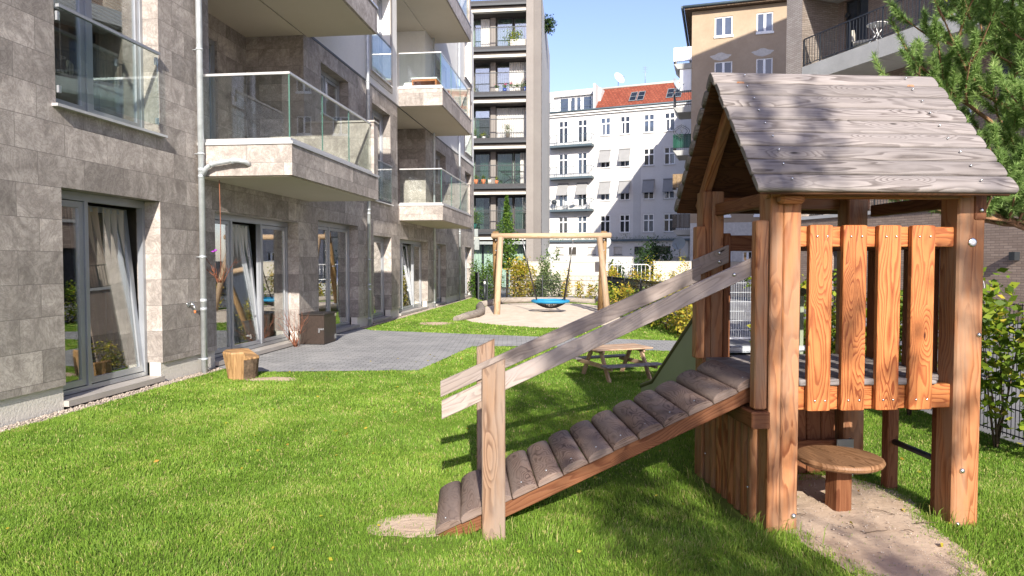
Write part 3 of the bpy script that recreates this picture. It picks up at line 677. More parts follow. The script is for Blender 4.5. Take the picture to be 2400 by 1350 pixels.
# roof: overlapping rounded planks on both slopes
RIDGE, EAVE = (.60, 2.985), (-.20, 2.095)
def roof_slope(yE, sgn):
    m = MB(); y0, z0 = RIDGE; y1, z1 = yE, EAVE[1]; L = math.hypot(y1-y0, z1-z0); n = 9; dy, dz = (y1-y0)/L, (z1-z0)/L
    nx = (0, -dz*sgn*-1*-1, 0); up = Vector((0, dz, -dy)) * (1 if -dy > 0 else -1)
    if up.z < 0: up = -up
    h = L/n
    for i in range(n):
        c = (i+.5)*h; wdt = h*(.95+random.uniform(-.012, .012)); k = .024
        q = [(wdt/2*math.cos(t), -.006+k*max(0, math.sin(t))**.45) for t in np.linspace(math.pi, 0, 13)] + [(wdt/2, -.020), (-wdt/2, -.020)]
        off = random.uniform(-.005, .005)
        lift = .003*((i % 2))+.002*random.random()
        m.beam(Vector((-.15+off, y0+dy*c, z0+dz*c))+up*lift, Vector((1.45+off, y0+dy*c, z0+dz*c))+up*lift, wdt, .05, up=up, bev=.008, prof=q)
    return m.build('roof_slope', 'grey_wood', PH)
rf = roof_slope(EAVE[0], 1); roof_slope(1.40, -1)
L0 = math.hypot(.8, .89)
for i in range(9):
    for x in (.06, 1.22):
        c = (i+.5)/9; p = Vector((x+random.uniform(-.01, .01), .60-.80*c, 2.985-.89*c)); nrm = Vector((0, -.89, .80)).normalized()
        bolt(rf, p+nrm*.030, nrm, .007, name='screw')
def rafter(x, w=.05, d=.11, off=.075, mat='larch_dark', inset=.0):
    for yE in (-.20, 1.40):
        s_ = 1 if yE > .6 else -1; dirv = Vector((0, s_*.80, -.89)).normalized(); nrm = Vector((0, s_*.89, .80)).normalized()
        a_ = Vector((x, .60, 2.985)); b_ = a_+dirv*(L0-.02)
        m = MB(); m.beam(a_-nrm*off, b_-nrm*off-dirv*inset, w, d, up=nrm, bev=.006); m.build('rafter', mat, PH)
rafter(.03, .06, .09, .085, 'larch_post', .06); rafter(1.24, .06, .09, .085, 'larch_post', .06)
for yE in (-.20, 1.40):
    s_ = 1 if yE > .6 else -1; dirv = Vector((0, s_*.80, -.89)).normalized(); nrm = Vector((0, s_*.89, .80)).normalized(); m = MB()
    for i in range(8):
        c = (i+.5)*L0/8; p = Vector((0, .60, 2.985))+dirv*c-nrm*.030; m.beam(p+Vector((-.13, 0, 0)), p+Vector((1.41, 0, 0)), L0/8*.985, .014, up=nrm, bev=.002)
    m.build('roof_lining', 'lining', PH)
for y in (.02, 1.20):
    m = MB(); m.beam((.0, y+.02, 2.115 if y < .5 else 2.14), (1.38, y+.02, 2.115 if y < .5 else 2.14), .07, .09, bev=.006); m.build('wall_plate', 'larch_post', PH)
for x in (-.02, 1.25):
    m = MB(); m.beam((x+.12, .10, 2.08), (x+.12, 1.12, 2.08), .06, .09, bev=.006); m.build('tie_beam', 'larch_dark', PH)
m = MB(); m.beam((.05, -.04, 2.06), (.20, -.04, 2.06), .09, .06, bev=.02); m.build('corner_block', 'larch_post', PH)
m = MB(); m.beam((1.30, .06, 2.08), (1.42, .06, 2.08), .08, .10, bev=.03); m.build('corner_block', 'larch_post', PH)

# ramp
RA = empty('ramp', (0, 0, 0)); RA.parent = PH
def rz(x): return .035+(x+2.02)*.452                                # top line of the stringers
sl = math.atan(.452); upv = Vector((-math.sin(sl), 0, math.cos(sl)))
for y in (.10, .74):
    m = MB(); m.beam((-2.0, y, rz(-2.0)-.065), (-.02, y, rz(-.02)-.065), .045, .10, up=upv, bev=.005); m.build('stringer', 'larch_dark', RA)
m = MB(); n = 13; Lr = 2.03/math.cos(sl); st = Lr/n
for i in range(n):
    c = (i+.5)*st; x = -2.03+c*math.cos(sl)
    hgt = .046+random.uniform(-.004, .006); wd = st*.985
    q = [(wd/2*math.cos(t), -.01+hgt*math.sin(t)**.7 if math.sin(t) > 1e-6 else -.01) for t in np.linspace(math.pi, 0, 13)] + [(wd/2, -.014), (-wd/2, -.014)]
    e0, e1 = random.uniform(-.008, .008), random.uniform(-.008, .008)
    m.beam(Vector((x, .045+e0, rz(x))), Vector((x, .80+e1, rz(x)+random.uniform(-.003, .003))), wd, .05, up=upv, bev=.006, prof=q)
rd = m.build('ramp_deck', 'ramp_wood', RA)
for i in range(n):
    c = (i+.5)*st; x = -2.03+c*math.cos(sl); bolt(rd, Vector((x, .12, rz(x)))+upv*.035, upv, .006, 'alu', name='screw')
def slant_post(x0, x1, y0, y1, zl, zr):
    m = MB(); ou, ov = random.random()*900, random.random()*9; b = .006
    pr = [(x0+b, y0), (x1-b, y0), (x1, y0+b), (x1, y1-b), (x1-b, y1), (x0+b, y1), (x0, y1-b), (x0, y0+b)]
    lo = [m.bm.verts.new((x, y, -.1)) for x, y in pr]; hi = [m.bm.verts.new((x, y, zl+(zr-zl)*(x-x0)/(x1-x0))) for x, y in pr]
    per = 0
    for i in range(8):
        j = (i+1) % 8; d = math.dist(pr[i], pr[j]); f = m.face([lo[i], lo[j], hi[j], hi[i]])
        for l, c in zip(f.loops, ((-.1, per), (-.1, per+d), (hi[j].co.z, per+d), (hi[i].co.z, per))): l[m.uv].uv = (c[0]+ou, c[1]+ov)
        per += d
    for r_ in (lo, hi):
        f = m.face(r_)
        for l in f.loops: l[m.uv].uv = (ou+l.vert.co.y*2, ov+l.vert.co.x)
    return m.build('rail_post', 'post_wood', RA)
slant_post(-1.745, -1.605, -.015, .036, 1.035, 1.10); slant_post(-1.76, -1.63, .86, .91, 1.06, 1.12)
def railb(x0, x1, y, z0, z1, w=.112, t=.028, mat='rail_wood', sqcut=True):
    """handrail board; ends cut plumb"""
    m = MB(); ou, ov = random.randint(0, 40)*20+random.random()*5, random.random()*30; v = []
    for x, z in ((x0, z0), (x1, z1)):
        v.append([m.bm.verts.new((x, y+dy, z+dz)) for dy, dz in ((-t/2, -w/2+.004), (-t/2+.004, -w/2), (t/2-.004, -w/2), (t/2, -w/2+.004), (t/2, w/2-.004), (t/2-.004, w/2), (-t/2+.004, w/2), (-t/2, w/2-.004))])
    L = math.hypot(x1-x0, z1-z0); per = 0
    for i in range(8):
        j = (i+1) % 8; d = (v[0][i].co-v[0][j].co).length; f = m.face([v[0][i], v[0][j], v[1][j], v[1][i]])
        for l, c in zip(f.loops, ((0, per), (0, per+d), (L, per+d), (L, per))): l[m.uv].uv = (c[0]+ou, c[1]+ov)
        per += d
    m.face(v[0]); m.face(v[1]); return m.build('handrail', mat, RA)
r1 = railb(-1.985, -.05, .052, .785, 1.66, .112); bolt(r1, (-.19, .037, 1.60), (0, -1, 0), .012)
r2 = railb(-2.02, -.12, .845, .765, 1.60, .115); r3 = railb(-.17, .10, .875, 1.625, 1.74, .13, .03)
bolt(r3, (.03, .858, 1.745), (0, -1, 0), .014); bolt(r3, (.03, .858, 1.68), (0, -1, 0), .014)

# slide down the far side
SL = empty('slide', (0, 0, 0)); SL.parent = PH
for x in (.12, .86):
    m = MB(); t = .03
    top = [(1.26, 1.42), (2.75, .34), (3.3, .16)]; 
    pts = [(1.24, 1.46), (2.9, .42), (3.35, .30), (3.35, .10), (2.85, .18), (1.62, .92), (1.62, 0.0), (1.52, 0.0), (1.52, .88), (1.24, .88)]
    def side(xx): return [m.bm.verts.new((xx, y, z)) for y, z in [(1.24, 1.42), (2.9, .42), (3.35, .30), (3.35, .10), (2.9, .17), (1.24, .90)]]
    A_, B_ = side(x-t/2), side(x+t/2)
    m.face(A_); m.face(list(reversed(B_)))
    for i in range(6): m.face([A_[i], A_[(i+1) % 6], B_[(i+1) % 6], B_[i]])
    m.build('cheek_panel', 'green_hpl', SL)
    m = MB(); m.tube([(x, 1.22, 1.45), (x, 2.9, .44), (x, 3.36, .31)], .028, 10); m.build('edge_tube', 'olive', SL)
m = MB(); prev = None
for y, z in [(1.16, .965), (1.35, .955), (1.5, .90), (2.8, .22), (3.0, .16), (3.4, .14)]:
    cur = [m.bm.verts.new((xx, y, z)) for xx in (.14, .84)]
    if prev: m.face([prev[0], prev[1], cur[1], cur[0]])
    prev = cur
m.build('chute', 'steel', SL)
m = MB(); m.beam((.14, 1.25, .985), (1.10, 1.25, .985), .05, .045, bev=.01); m.build('entry_bar', 'zinc', SL)
m = MB(); m.box(.15, .83, 1.50, 1.53, -.02, .88); m.build('chute_shade_board', 'dark_panel', SL)  # dark board standing in for the shade beneath the chute

# round table on its post under the platform
ST = empty('round_stool', (2.205, 4.56, 0), .3, 'brown round wooden stool on a thick square post under the play house', 'stool')
m = MB(); q = 1.0; pr = [(0.001, -.02), (.25, -.02), (.272, -.006), (.279, .010), (.272, .024), (.262, .030), (0.001, .030)]
for k, x0, in enumerate((-1, 1)):
    N = 24; rings = []
    for r_, z in pr: rings.append([m.bm.verts.new((x0*(.0012+r_*math.sin(math.pi*i/N)), r_*math.cos(math.pi*i/N), .345+z)) for i in range(N+1)])
    for a in range(len(rings)-1):
        for i in range(N): m.face([rings[a][i], rings[a][i+1], rings[a+1][i+1], rings[a+1][i]])
for f in m.bm.faces:
    for l in f.loops: l[m.uv].uv = (l.vert.co.y+3.3, l.vert.co.x+(5 if l.vert.co.x > 0 else 0))
m.build('seat', 'stool_wood', ST)
m = MB(); m.beam((0, 0, -.1), (0, 0, .30), .125, .125, up=(1, 0, 0), bev=.012); m.build('leg', 'larch_dark', ST)
m = MB(); m.beam((0, -.13, .31), (0, .13, .31), .15, .035, bev=.006); m.build('seat_bearer', 'larch_dark', ST)

# ------------------------------------------------------------------ buildings beyond the lawn
PF = lambda a, n, z: Vector((a, -n, z))
# dark balcony block
DB = empty('balcony_block', (1.9, 44.6, 0), -PSI, 'tall apartment block with dark stacked balconies and a warm grey side pier', 'building')
m = MB(); pbox(m, PF, -.98, -.5, -6, .05, 0, 19.4); m.build('pier', 'greige', DB)
m = MB(); pbox(m, PF, -.498, 0, -.5, .0, 0, 19.2); m.build('pier', 'greige_dark', DB)
m = MB(); v = [(0, 0, 0), (0, -8.6, 0), (0, -8.6, 17.6), (0, 0, 19.2)]
for sg in (0, -.3): m.poly([PF(sg, n, z) for _, n, z in v])
m.poly([PF(0, 0, 19.2), PF(0, -8.6, 17.6), PF(-.3, -8.6, 17.6), PF(-.3, 0, 19.2)]); m.poly([PF(0, -8.6, 0), PF(0, -8.6, 17.6), PF(-9, -8.6, 17.6), PF(-9, -8.6, 0)]); m.build('side_wall', 'light_greige', DB)
m = MB(); m.tube([PF(-.1, .02, 19.23), PF(-.1, -8.6, 17.65)], .07, 6); m.build('parapet_capping', 'dark_metal', DB)
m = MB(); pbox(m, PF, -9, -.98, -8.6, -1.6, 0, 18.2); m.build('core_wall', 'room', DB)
ZF = [3.72, 6.69, 9.68, 12.68, 15.60, 18.55]
CUR = {0: [(-8, -5.2, 'curtain_green'), (-4.9, -4.0, 'curtain_green'), (-2.85, -2.05, 'curtain_green'), (-1.9, -1.1, 'curtain_green')],
       1: [(-6, -4.6, 'curtain_green'), (-4.25, -3.7, 'curtain_green'), (-3.1, -1.95, 'curtain_green'), (-1.85, -1.25, 'curtain_green'), (-1.5, -1.05, 'curtain_white')],
       2: [(-8, -4.3, 'curtain_green'), (-3.1, -1.05, 'curtain_white')], 3: [(-2.25, -1.05, 'curtain_white')],
       4: [(-8, -4.2, 'curtain_green'), (-4.15, -3.55, 'curtain_white'), (-3.05, -2.05, 'curtain_green'), (-1.95, -1.1, 'curtain_green')], 5: [(-4, -2, 'curtain_green')]}
for k, zf in enumerate(ZF):
    m = MB(); pbox(m, PF, -9, -.985, -1.5, -.03, zf-.10, zf+.19); sl_ = m.build('balcony_slab', 'dark_panel', DB)
    m = MB(); pbox(m, PF, -9, -.985, -.05, .03, zf-.14, zf-.005); m.build('edge_profile', 'dark_metal', sl_)
    m = MB()
    for a in np.arange(-8.9, -1.0, .085): pbox(m, PF, a, a+.055, -.028, .0, zf, zf+.20)
    m.build('ribbed_panel', 'dark_panel', sl_)
    m = MB(); pbox(m, PF, -9, -.985, -1.5, -.16, zf-.33, zf-.14); m.build('fascia', 'brown_panel_soffit_shade', sl_)
    m = MB(); pbox(m, PF, -9, -.985, -.45, -.10, zf-.50, zf-.335); m.build('awning_box', 'fascia', sl_)
    m = MB(); pbox(m, PF, -9, -.985, -1.5, -.46, zf-.52, zf-.34); m.build('soffit', 'brown_panel_soffit_shade', sl_)  # soffit's shade is put into its colour by the dark panel brown
    m = MB(); pbox(m, PF, -9, -.985, -.02, .03, zf+1.36, zf+1.41)
    for a in np.arange(-8.9, -1.0, .12): pbox(m, PF, a, a+.010, -.005, .005, zf+.2, zf+1.36)
    m.build('railing', 'dark_metal', sl_)
    if zf > 18: continue
    z0, z1 = zf+.19, zf+2.42
    m, g = MB(), MB()
    for (x0, x1) in ((-8.9, -6.2), (-6.1, -4.75), (-4.6, -3.55), (-3.1, -2.0), (-1.92, -1.0)): sash(m, PF, x0, x1, z0, z1, -1.3, .06, .07, g)
    wn_ = m.build('window', 'dark_panel', DB); g.build('pane', 'glass', wn_)
    m = MB(); pbox(m, PF, -3.5, -3.15, -1.45, -1.15, z0, z1+.1); m.build('column', 'greige', DB)
    for (x0, x1, cm) in CUR[k]: curtain(PF, x0, x1, z0+.03, z1-.05, -1.44 if cm == 'curtain_green' else -1.22, cm, wn_, amp=.035, wave=.16)
    m = MB(); pbox(m, PF, -8, -1, -1.58, -1.56, z0, z1); m.build('backdrop_wall', 'room', DB)
m = MB(); pbox(m, PF, -9, -1.0, -1.55, -1.45, 0, 3.0); gfw = m.build('ground_floor_glazing', 'glass_dark', DB)
for x0, x1 in ((-5.6, -4.15), (-4.0, -2.4), (-2.3, -1.1)): curtain(PF, x0, x1, .05, 2.9, -1.42, 'curtain_green', gfw, amp=.03, wave=.2)
m = MB(); pbox(m, PF, -9, -1.0, -1.3, -.3, 2.92, 3.12); m.build('awning_box', 'sign_back', DB)

# white rear house with balconies, awnings and tiled roof
WB = empty('white_house', (3.7, 72, 0), -R(22), 'white four-storey house with red tiled roof, pale awnings and small steel balconies', 'building')
wr = {0: (14.05, 14.60, 16.42), 1: (10.85, 11.35, 13.05), 2: (7.55, 8.02, 9.86), 3: (4.76, 4.76, 6.56)}
cols = [(1.25, 2.27), (3.3, 4.32), (5.70, 6.75), (7.72, 8.75), (10.1, 11.16), (12.12, 13.17)]
holes = []
for r_, (zd, zw, zt) in wr.items():
    for i, (x0, x1) in enumerate(cols): holes.append((x0, x1, zd if i < 2 else zw, zt))
holes += [(-3.2, -2.1, h, h+1.85) for h in (4.76, 8.02, 11.35, 14.6)]+[(15.4, 16.2, h, h+1.85) for h in (4.76, 8.02, 11.35, 14.6)]
m = MB(); wallgrid(m, PF, -9, 20, 0, 17.05, holes, depth=.16); m.build('wall', 'white_plaster_far', WB)
m = MB(); pbox(m, PF, -9, 20, -11, -.3, 0, 17.0); m.build('core_wall', 'room', WB)
for x0, x1 in ((5.1, 5.38), (9.1, 9.85)):
    m = MB(); pbox(m, PF, x0, x1, .0, .03, 4.1, 17.0); m.build('pilaster', 'light_greige', WB)
for i, h in enumerate(holes):
    a0, a1, z0, z1 = h; m, g = MB(), MB(); fr = .085; zt = z1-(.62 if z1-z0 < 2.1 else .68); xm = (a0+a1)/2
    pbox(m, PF, a0, a0+fr, -.14, -.05, z0, z1); pbox(m, PF, a1-fr, a1, -.14, -.05, z0, z1); pbox(m, PF, a0+fr, a1-fr, -.14, -.05, z0, z0+fr); pbox(m, PF, a0+fr, a1-fr, -.14, -.05, z1-fr, z1)
    pbox(m, PF, xm-.06, xm+.06, -.14, -.04, z0+fr, z1-fr); pbox(m, PF, a0+fr, xm-.06, -.14, -.045, zt-.06, zt+.06); pbox(m, PF, xm+.06, a1-fr, -.14, -.045, zt-.06, zt+.06)
    if i in (2, 3, 5, 17): pbox(m, PF, a0+.18, a0+.24, -.10, .02, z0+fr, zt-.06)
    o = m.build('window', 'white_pvc', WB); pbox(g, PF, a0+fr, a1-fr, -.135, -.13, z0+fr, z1-fr)
    g.build('pane', 'glass_dark' if (i*7) % 5 < 3 else 'glass_blue', o)
    if i % 6 > 1 or i > 23:
        m = MB(); pbox(m, PF, a0-.06, a1+.06, -.03, .09, z0-.07, z0-.01); m.build('sill', 'light_greige', o)
for r_, i in ((1, 2), (1, 3), (2, 0), (2, 1), (2, 2), (2, 3), (2, 4), (2, 5)):
    x0, x1 = cols[i]; zt = wr[r_][2]; m = MB(); L = 1.2 if i > 1 else 1.15
    A_ = [PF(x0-.04, .06, zt+.03), PF(x1+.04, .06, zt+.03), PF(x1+.04, .62, zt-L), PF(x0-.04, .62, zt-L)]
    m.poly(A_); m.poly([p+Vector((0, .02, -.02)) for p in A_]); pbox(m, PF, x0-.04, x1+.04, .60, .65, zt-L-.04, zt-L+.01); pbox(m, PF, x0-.06, x1+.06, 0, .12, zt+.03, zt+.12)
    for x in (x0-.02, x1+.01): m.tube([PF(x, .02, zt-L*.95), PF(x, .62, zt-L)], .015, 5)
    m.build('awning', 'blind', WB)
for zb in (13.55, 10.30, 6.98):
    m = MB(); pbox(m, PF, .42, 5.05, .005, 1.0, zb, zb+.22); o = m.build('balcony', 'blue_metal', WB)
    m = MB(); pbox(m, PF, .42, 5.05, .96, 1.0, zb+1.22, zb+1.26); pbox(m, PF, .42, .46, 0, .96, zb+1.22, zb+1.26); pbox(m, PF, 5.01, 5.05, 0, .96, zb+1.22, zb+1.26)
    for x in (.42, 1.3, 2.2, 3.1, 4.0, 5.01): pbox(m, PF, x, x+.035, .965, .995, zb+.22, zb+1.22)
    for x in np.arange(.5, 5.0, .13): pbox(m, PF, x, x+.012, .975, .985, zb+.3, zb+1.22)
    pbox(m, PF, .46, 5.01, .97, .99, zb+.42, zb+.45); m.build('railing', 'blue_metal', o)
m = MB(); pbox(m, PF, .0, 5.0, .8, .84, 5.05, 5.09)
for x in (.1, 1.3, 2.5, 3.7, 4.9): pbox(m, PF, x, x+.03, .8, .83, 4.1, 5.05)
m.build('terrace_railing', 'blue_metal', WB)
m = MB(); pbox(m, PF, -9, 20, .0, .30, 17.02, 17.20); pbox(m, PF, -9, 20, .0, .18, 16.80, 16.92); m.build('cornice', 'white_plaster_far', WB)
m = MB(); m.tube([PF(-9, .35, 17.28), PF(20, .35, 17.28)], .09, 8); m.build('gutter', 'blue_metal', WB)
m = MB(); v = [(5.2, .3, 17.25), (20, .3, 17.25), (20, -3.0, 20.05), (5.2, -3.0, 20.05)]; L = math.hypot(3.3, 2.8)
m.poly([PF(*p) for p in v], [(0, 0), (14.8, 0), (14.8, L), (0, L)]); rfw = m.build('roof', 'roof_tile', WB)
m = MB(); m.tube([PF(5.0, -3.0, 20.08), PF(20, -3.0, 20.08)], .13, 8); m.build('ridge_capping', 'fascia', rfw)
m = MB(); pbox(m, PF, 5.0, 5.2, -3, .25, 17.2, 19.9); m.build('verge', 'light_greige', WB)
for x0 in (8.45, 12.15, ):
    o = None
    for dx in (0, .78):
        m = MB()
        def rp(a, t, h=.08): return PF(a, .3-3.3*t-0.0, 17.25+2.8*t+h)
        a0, a1 = x0+dx, x0+dx+.70; t0_, t1_ = .22, .66
        for (p, q, u, v_) in ((a0, a1, t0_, t0_+.03), (a0, a1, t1_-.03, t1_), (a0, a0+.06, t0_+.03, t1_-.03), (a1-.06, a1, t0_+.03, t1_-.03), (a0+.06, a1-.06, .43, .45)):
            m.poly([rp(p, u), rp(q, u), rp(q, v_), rp(p, v_)])
        o = m.build('skylight', 'sign_back', rfw); m = MB(); m.poly([rp(a0, t0_, .05), rp(a1, t0_, .05), rp(a1, t1_, .05), rp(a0, t1_, .05)]); m.build('pane', 'glass_dark', o)
# flat-roofed attic dormer with white windows and roof terrace
m = MB(); wallgrid(m, PF, -6, 5.45, 17.3, 19.75, [(.35, 4.7, 17.45, 19.15)], n=-1.0, depth=.3); pbox(m, PF, -6, 5.45, -6, -1.31, 19.2, 19.76); pbox(m, PF, 5.2, 5.448, -6, -1.001, 17.3, 19.19); m.build('dormer', 'light_greige', WB)
m = MB(); pbox(m, PF, .35, 4.7, -1.42, -1.32, 17.45, 19.15); m.build('dormer_panel', 'white_pvc', WB)
for x0, x1 in ((.95, 1.95), (2.15, 2.68), (2.78, 3.3), (3.5, 4.45)):
    m, g = MB(), MB(); sash(m, PF, x0, x1, 17.5, 19.05, -1.24, .06, .07); g_ = m.build('dormer_window', 'white_pvc', WB); pbox(g, PF, x0+.06, x1-.06, -1.30, -1.29, 17.56, 18.99); g.build('pane', 'glass_blue', g_)
m = MB(); pbox(m, PF, .3, 4.95, .1, .14, 18.3, 18.34); pbox(m, PF, .3, 4.95, .1, .13, 17.75, 17.78)
for x in (.3, 1.6, 2.6, 3.8, 4.9): pbox(m, PF, x, x+.04, .1, .14, 17.2, 18.3)
m.build('terrace_railing', 'blue_metal', WB)
m = MB(); pbox(m, PF, -9, 14.9, .03, .95, 3.86, 4.06); m.build('annex_roof', 'blue_metal', WB)
an = [(1.15, 2.02, 2.54, 3.33), (2.54, 3.36, 2.54, 3.33), (4.6, 5.45, 2.54, 3.33), (7.28, 8.14, 2.54, 3.33), (9.36, 10.25, 2.54, 3.33), (11.1, 12.9, 2.54, 3.36)]
an = [(a*1.0, b*1.0, c, d) for a, b, c, d in an]
m = MB(); wallgrid(m, PF, -9, 14.6, 0, 3.86, an, n=.6, depth=.2); m.build('annex_wall', 'white_plaster_far', WB)
for i, h in enumerate(an):
    m = MB(); pbox(m, PF, h[0], h[1], .40, .44, h[2], h[3]); o = m.build('annex_window', 'glass_dark', WB)
    m = MB(); pbox(m, PF, h[0]-.05, h[1]+.05, .6, .68, h[2]-.07, h[2]); m.build('sill', 'concrete', o)
    if i in (0, 2, 3): m = MB(); pbox(m, PF, h[0]+.02, h[1]-.02, .46, .48, h[2]+.05, h[3]); m.build('roller_shutter', 'pale_tan', o)
m = MB(); C = []
for k in range(600): C.append((random.uniform(-1, 14), -random.uniform(.1, .8), 4.08+abs(random.gauss(0, .22))))
tw = leaves(np.array(C), .16, 'leaf_silver', 'roof_plants', WB, flat=1.4, asp=.3)
# roof antenna dish and aerial on the white house
def on_white(a, n, z): 
    c, s = math.cos(R(22)), math.sin(R(22)); return (3.7+a*c-n*s, 72-a*s-n*c, z)
def dish(loc, r, yaw, pitch, name, mat, label, pole=0.6, group=None, face=0.0):
    e = empty(name, loc, yaw, label, 'satellite dish', group); M = Matrix.Translation((0, 0, pole)) @ Matrix.Rotation(R(90)-pitch, 4, 'X')
    m = MB(); m.lathe([(r*k, -.28*r*(1-k*k)-.0) for k in (.02, .25, .5, .75, 1.0)]+[(r*1.03, .01)]+[(r*k, -.28*r*(1-k*k)-.03) for k in (1.0, .5, .02)], M=M, seg=28); m.build('reflector', mat, e)
    m = MB(); m.tube([M @ Vector((0, -r*.95, 0)), M @ Vector((0, -r*.5, r*.95))], r*.03+.006, 6); m.lathe([(r*.09, -.04), (r*.09, .04)], M=M @ Matrix.Translation((0, -r*.5, r*.95)), seg=10); m.build('feed_arm', 'sign_back', e)
    m = MB(); m.tube([(0, .10+.12*r, 0), (0, .10+.12*r, pole)], .03, 8); m.tube([(0, .10+.12*r, pole), M @ Vector((0, 0, -.25*r))], .025, 6); m.build('mast', 'sign_back', e); return e
dish(on_white(6.9, -3.1, 20.1), .62, R(35), R(25), 'satellite_dish', 'white_dish', 'small white satellite dish on a mast above the red tiled roof ridge', 1.0)
m = MB(); m.tube([(0, 0, 0), (0, 0, 1.9)], .03, 6)
for z in (1.3, 1.6, 1.8): m.tube([(-.25, 0, z), (.25, 0, z)], .012, 5)
o = m.build('roof_aerial', 'sign_back'); o.location = on_white(9.6, -3.1, 20.1); tag(o, 'thin rod aerial with cross bars on the red tiled roof ridge', 'aerial')

# tan rendered house with balconies on its left flank
TB = empty('tan_house', (11.71, 45, 0), -R(17), 'tan roughcast house with overhanging eaves behind the play house roof', 'building')
th = [(a, b, z, z+1.22) for z in (16.28, 13.42, 10.55, 7.7, 4.75) for a, b in ((1.43, 2.52), (3.97, 4.95))]+[(2.0, 2.6, 1.80, 2.45), (3.3, 3.9, 1.8, 2.45)]
m = MB(); wallgrid(m, PF, 0, 6.6, 4.3, 18.0, th, depth=.12); pbox(m, PF, 0, 6.6, -20, -.6, 4.3, 18); pquad(m, PF, (0, 0, 4.3), (0, -.6, 4.3), (0, -.6, 18), (0, 0, 18)); m.build('wall', 'tan', TB)
m = MB(); wallgrid(m, PF, 0, 6.6, 0, 4.3, th, n=.04, depth=.14); pbox(m, PF, -.02, 6.6, -14, -.6, 0, 4.3); m.build('base_wall', 'pale_tan', TB)
for h in th:
    m, g = MB(), MB(); a0, a1, z0, z1 = h; xm = (a0+a1)/2; sash(m, PF, a0, xm, z0, z1, -.05, .07, .06, g); sash(m, PF, xm, a1, z0, z1, -.05, .07, .06, g)
    pbox(m, PF, a0-.05, a1+.05, -.02, .07, z0-.13, z0-.003)
    o = m.build('window', 'white_pvc', TB); g.build('pane', 'glass_blue' if z0 > 14 else 'glass_dark', o)
    if z0 < 15 and z0 > 3: curtain(PF, a0+.1, a0+.4, z0+.08, z1-.1, -.112, 'curtain_white', o, amp=.005)
for x0, z0 in ((1.2, 14.85), (3.75, 14.9)):
    m = MB(); P0 = [PF(x0+.6+.62*math.cos(t)*(1+.15*math.sin(5*t)), .004, z0+.12+.22*math.sin(t)*(1+.2*math.cos(4*t))) for t in np.linspace(0, 6.2, 22)]; m.poly(P0); m.build('render_patch', 'pale_tan', TB)
m = MB(); pbox(m, PF, -.45, 7, -20, .45, 18.02, 18.2); m.build('eaves', 'bark', TB)
m = MB(); m.tube([PF(-.55, .5, 18.2), PF(7, .5, 18.2)], .09, 8); m.tube([PF(-.6, .5, 18.2), PF(-.6, -14, 18.2)], .09, 8); m.build('gutter', 'blue_metal', TB)
m = MB(); m.poly([PF(-.5, .45, 18.22), PF(7, .45, 18.22), PF(7, -20, 18.3), PF(-.5, -20, 18.3)]); m.build('roof', 'bark', TB)
BALC = [(14.45, 'white_enamel'), (11.62, None), (8.80, 'green_cloth'), (6.2, 'reed_tan'), (3.55, 'reed')]
for zb, scr in BALC:
    a0 = -1.15; m = MB(); v = [PF(a0+.25, -.2, zb), PF(0, -.2, zb), PF(0, -2.6, zb), PF(a0+.25, -2.6, zb)]; u = [PF(a0, -.1, zb+.32), PF(0, -.1, zb+.32), PF(0, -2.8, zb+.32), PF(a0, -2.8, zb+.32)]
    m.poly(v); m.poly(u)
    for i in range(4): m.poly([v[i], v[(i+1) % 4], u[(i+1) % 4], u[i]])
    o = m.build('balcony', 'concrete', TB); m = MB()
    for z in (zb+.45, zb+1.33): pbox(m, PF, a0, 0, -.12, -.09, z, z+.03); pbox(m, PF, a0, a0+.03, -2.8, -.12, z, z+.03)
    for a in np.arange(a0, 0, .12): pbox(m, PF, a, a+.015, -.115, -.1, zb+.32, zb+1.33)
    for n_ in np.arange(-2.8, -.1, .13): pbox(m, PF, a0, a0+.015, n_, n_+.015, zb+.32, zb+1.33)
    m.build('railing', 'dark_metal', o)
    if scr:
        m = MB(); K = 14
        for k in range(K):
            a, b = a0+(-a0)*k/K, a0+(-a0)*(k+1)/K; pbox(m, PF, a+.006, b-.006, -.085+.012*(k % 2), -.07+.012*(k % 2), zb+.48, zb+1.36)
        pbox(m, PF, a0+.035, a0+.05, -2.75, -.1, zb+.48, zb+1.36); m.build('privacy_screen', scr, o)
def on_tan(a, n, z): c, s = math.cos(R(17)), math.sin(R(17)); return (11.71+a*c-n*s, 45-a*s-n*c, z)
for i, (a, n, z, rr_, lab) in enumerate(((-.9, .1, 13.0, .42, 'grey satellite dish on the balcony below the white screened one'), (-.5, -.3, 4.9, .40, 'white satellite dish on the reed-screened balcony'))):
    dish(on_tan(a, n, z), rr_, R(50), R(20), 'satellite_dish', 'dish', lab, .4)
m = MB(); pbox(m, PF, -.75, -.02, -.9, -.3, 13.05, 14.5); m.build('privacy_screen', 'white_enamel', TB)
# heart-shaped wire ornament
m = MB(); 
for k in (1.0, .72): m.tube([(k*.42*math.sin(t)**3*1.25, 0, .55+k*(.40*math.cos(t)-.16*math.cos(2*t))*-1 if False else .55+k*.45*math.cos(t)) for t in np.linspace(0, 6.2832, 28)], .018, 5)
for k in range(5): m.tube([(-.3+.15*k, 0, .15), (0, 0, .55), (.3-.15*k, 0, .95)], .010, 4)
o = m.build('wire_ornament', 'dark_metal'); o.location = on_tan(-.6, .14, 9.75); o.rotation_euler = (0, 0, -R(17)); tag(o, 'curly oval wire ornament above the dark green balcony screen', 'ornament')

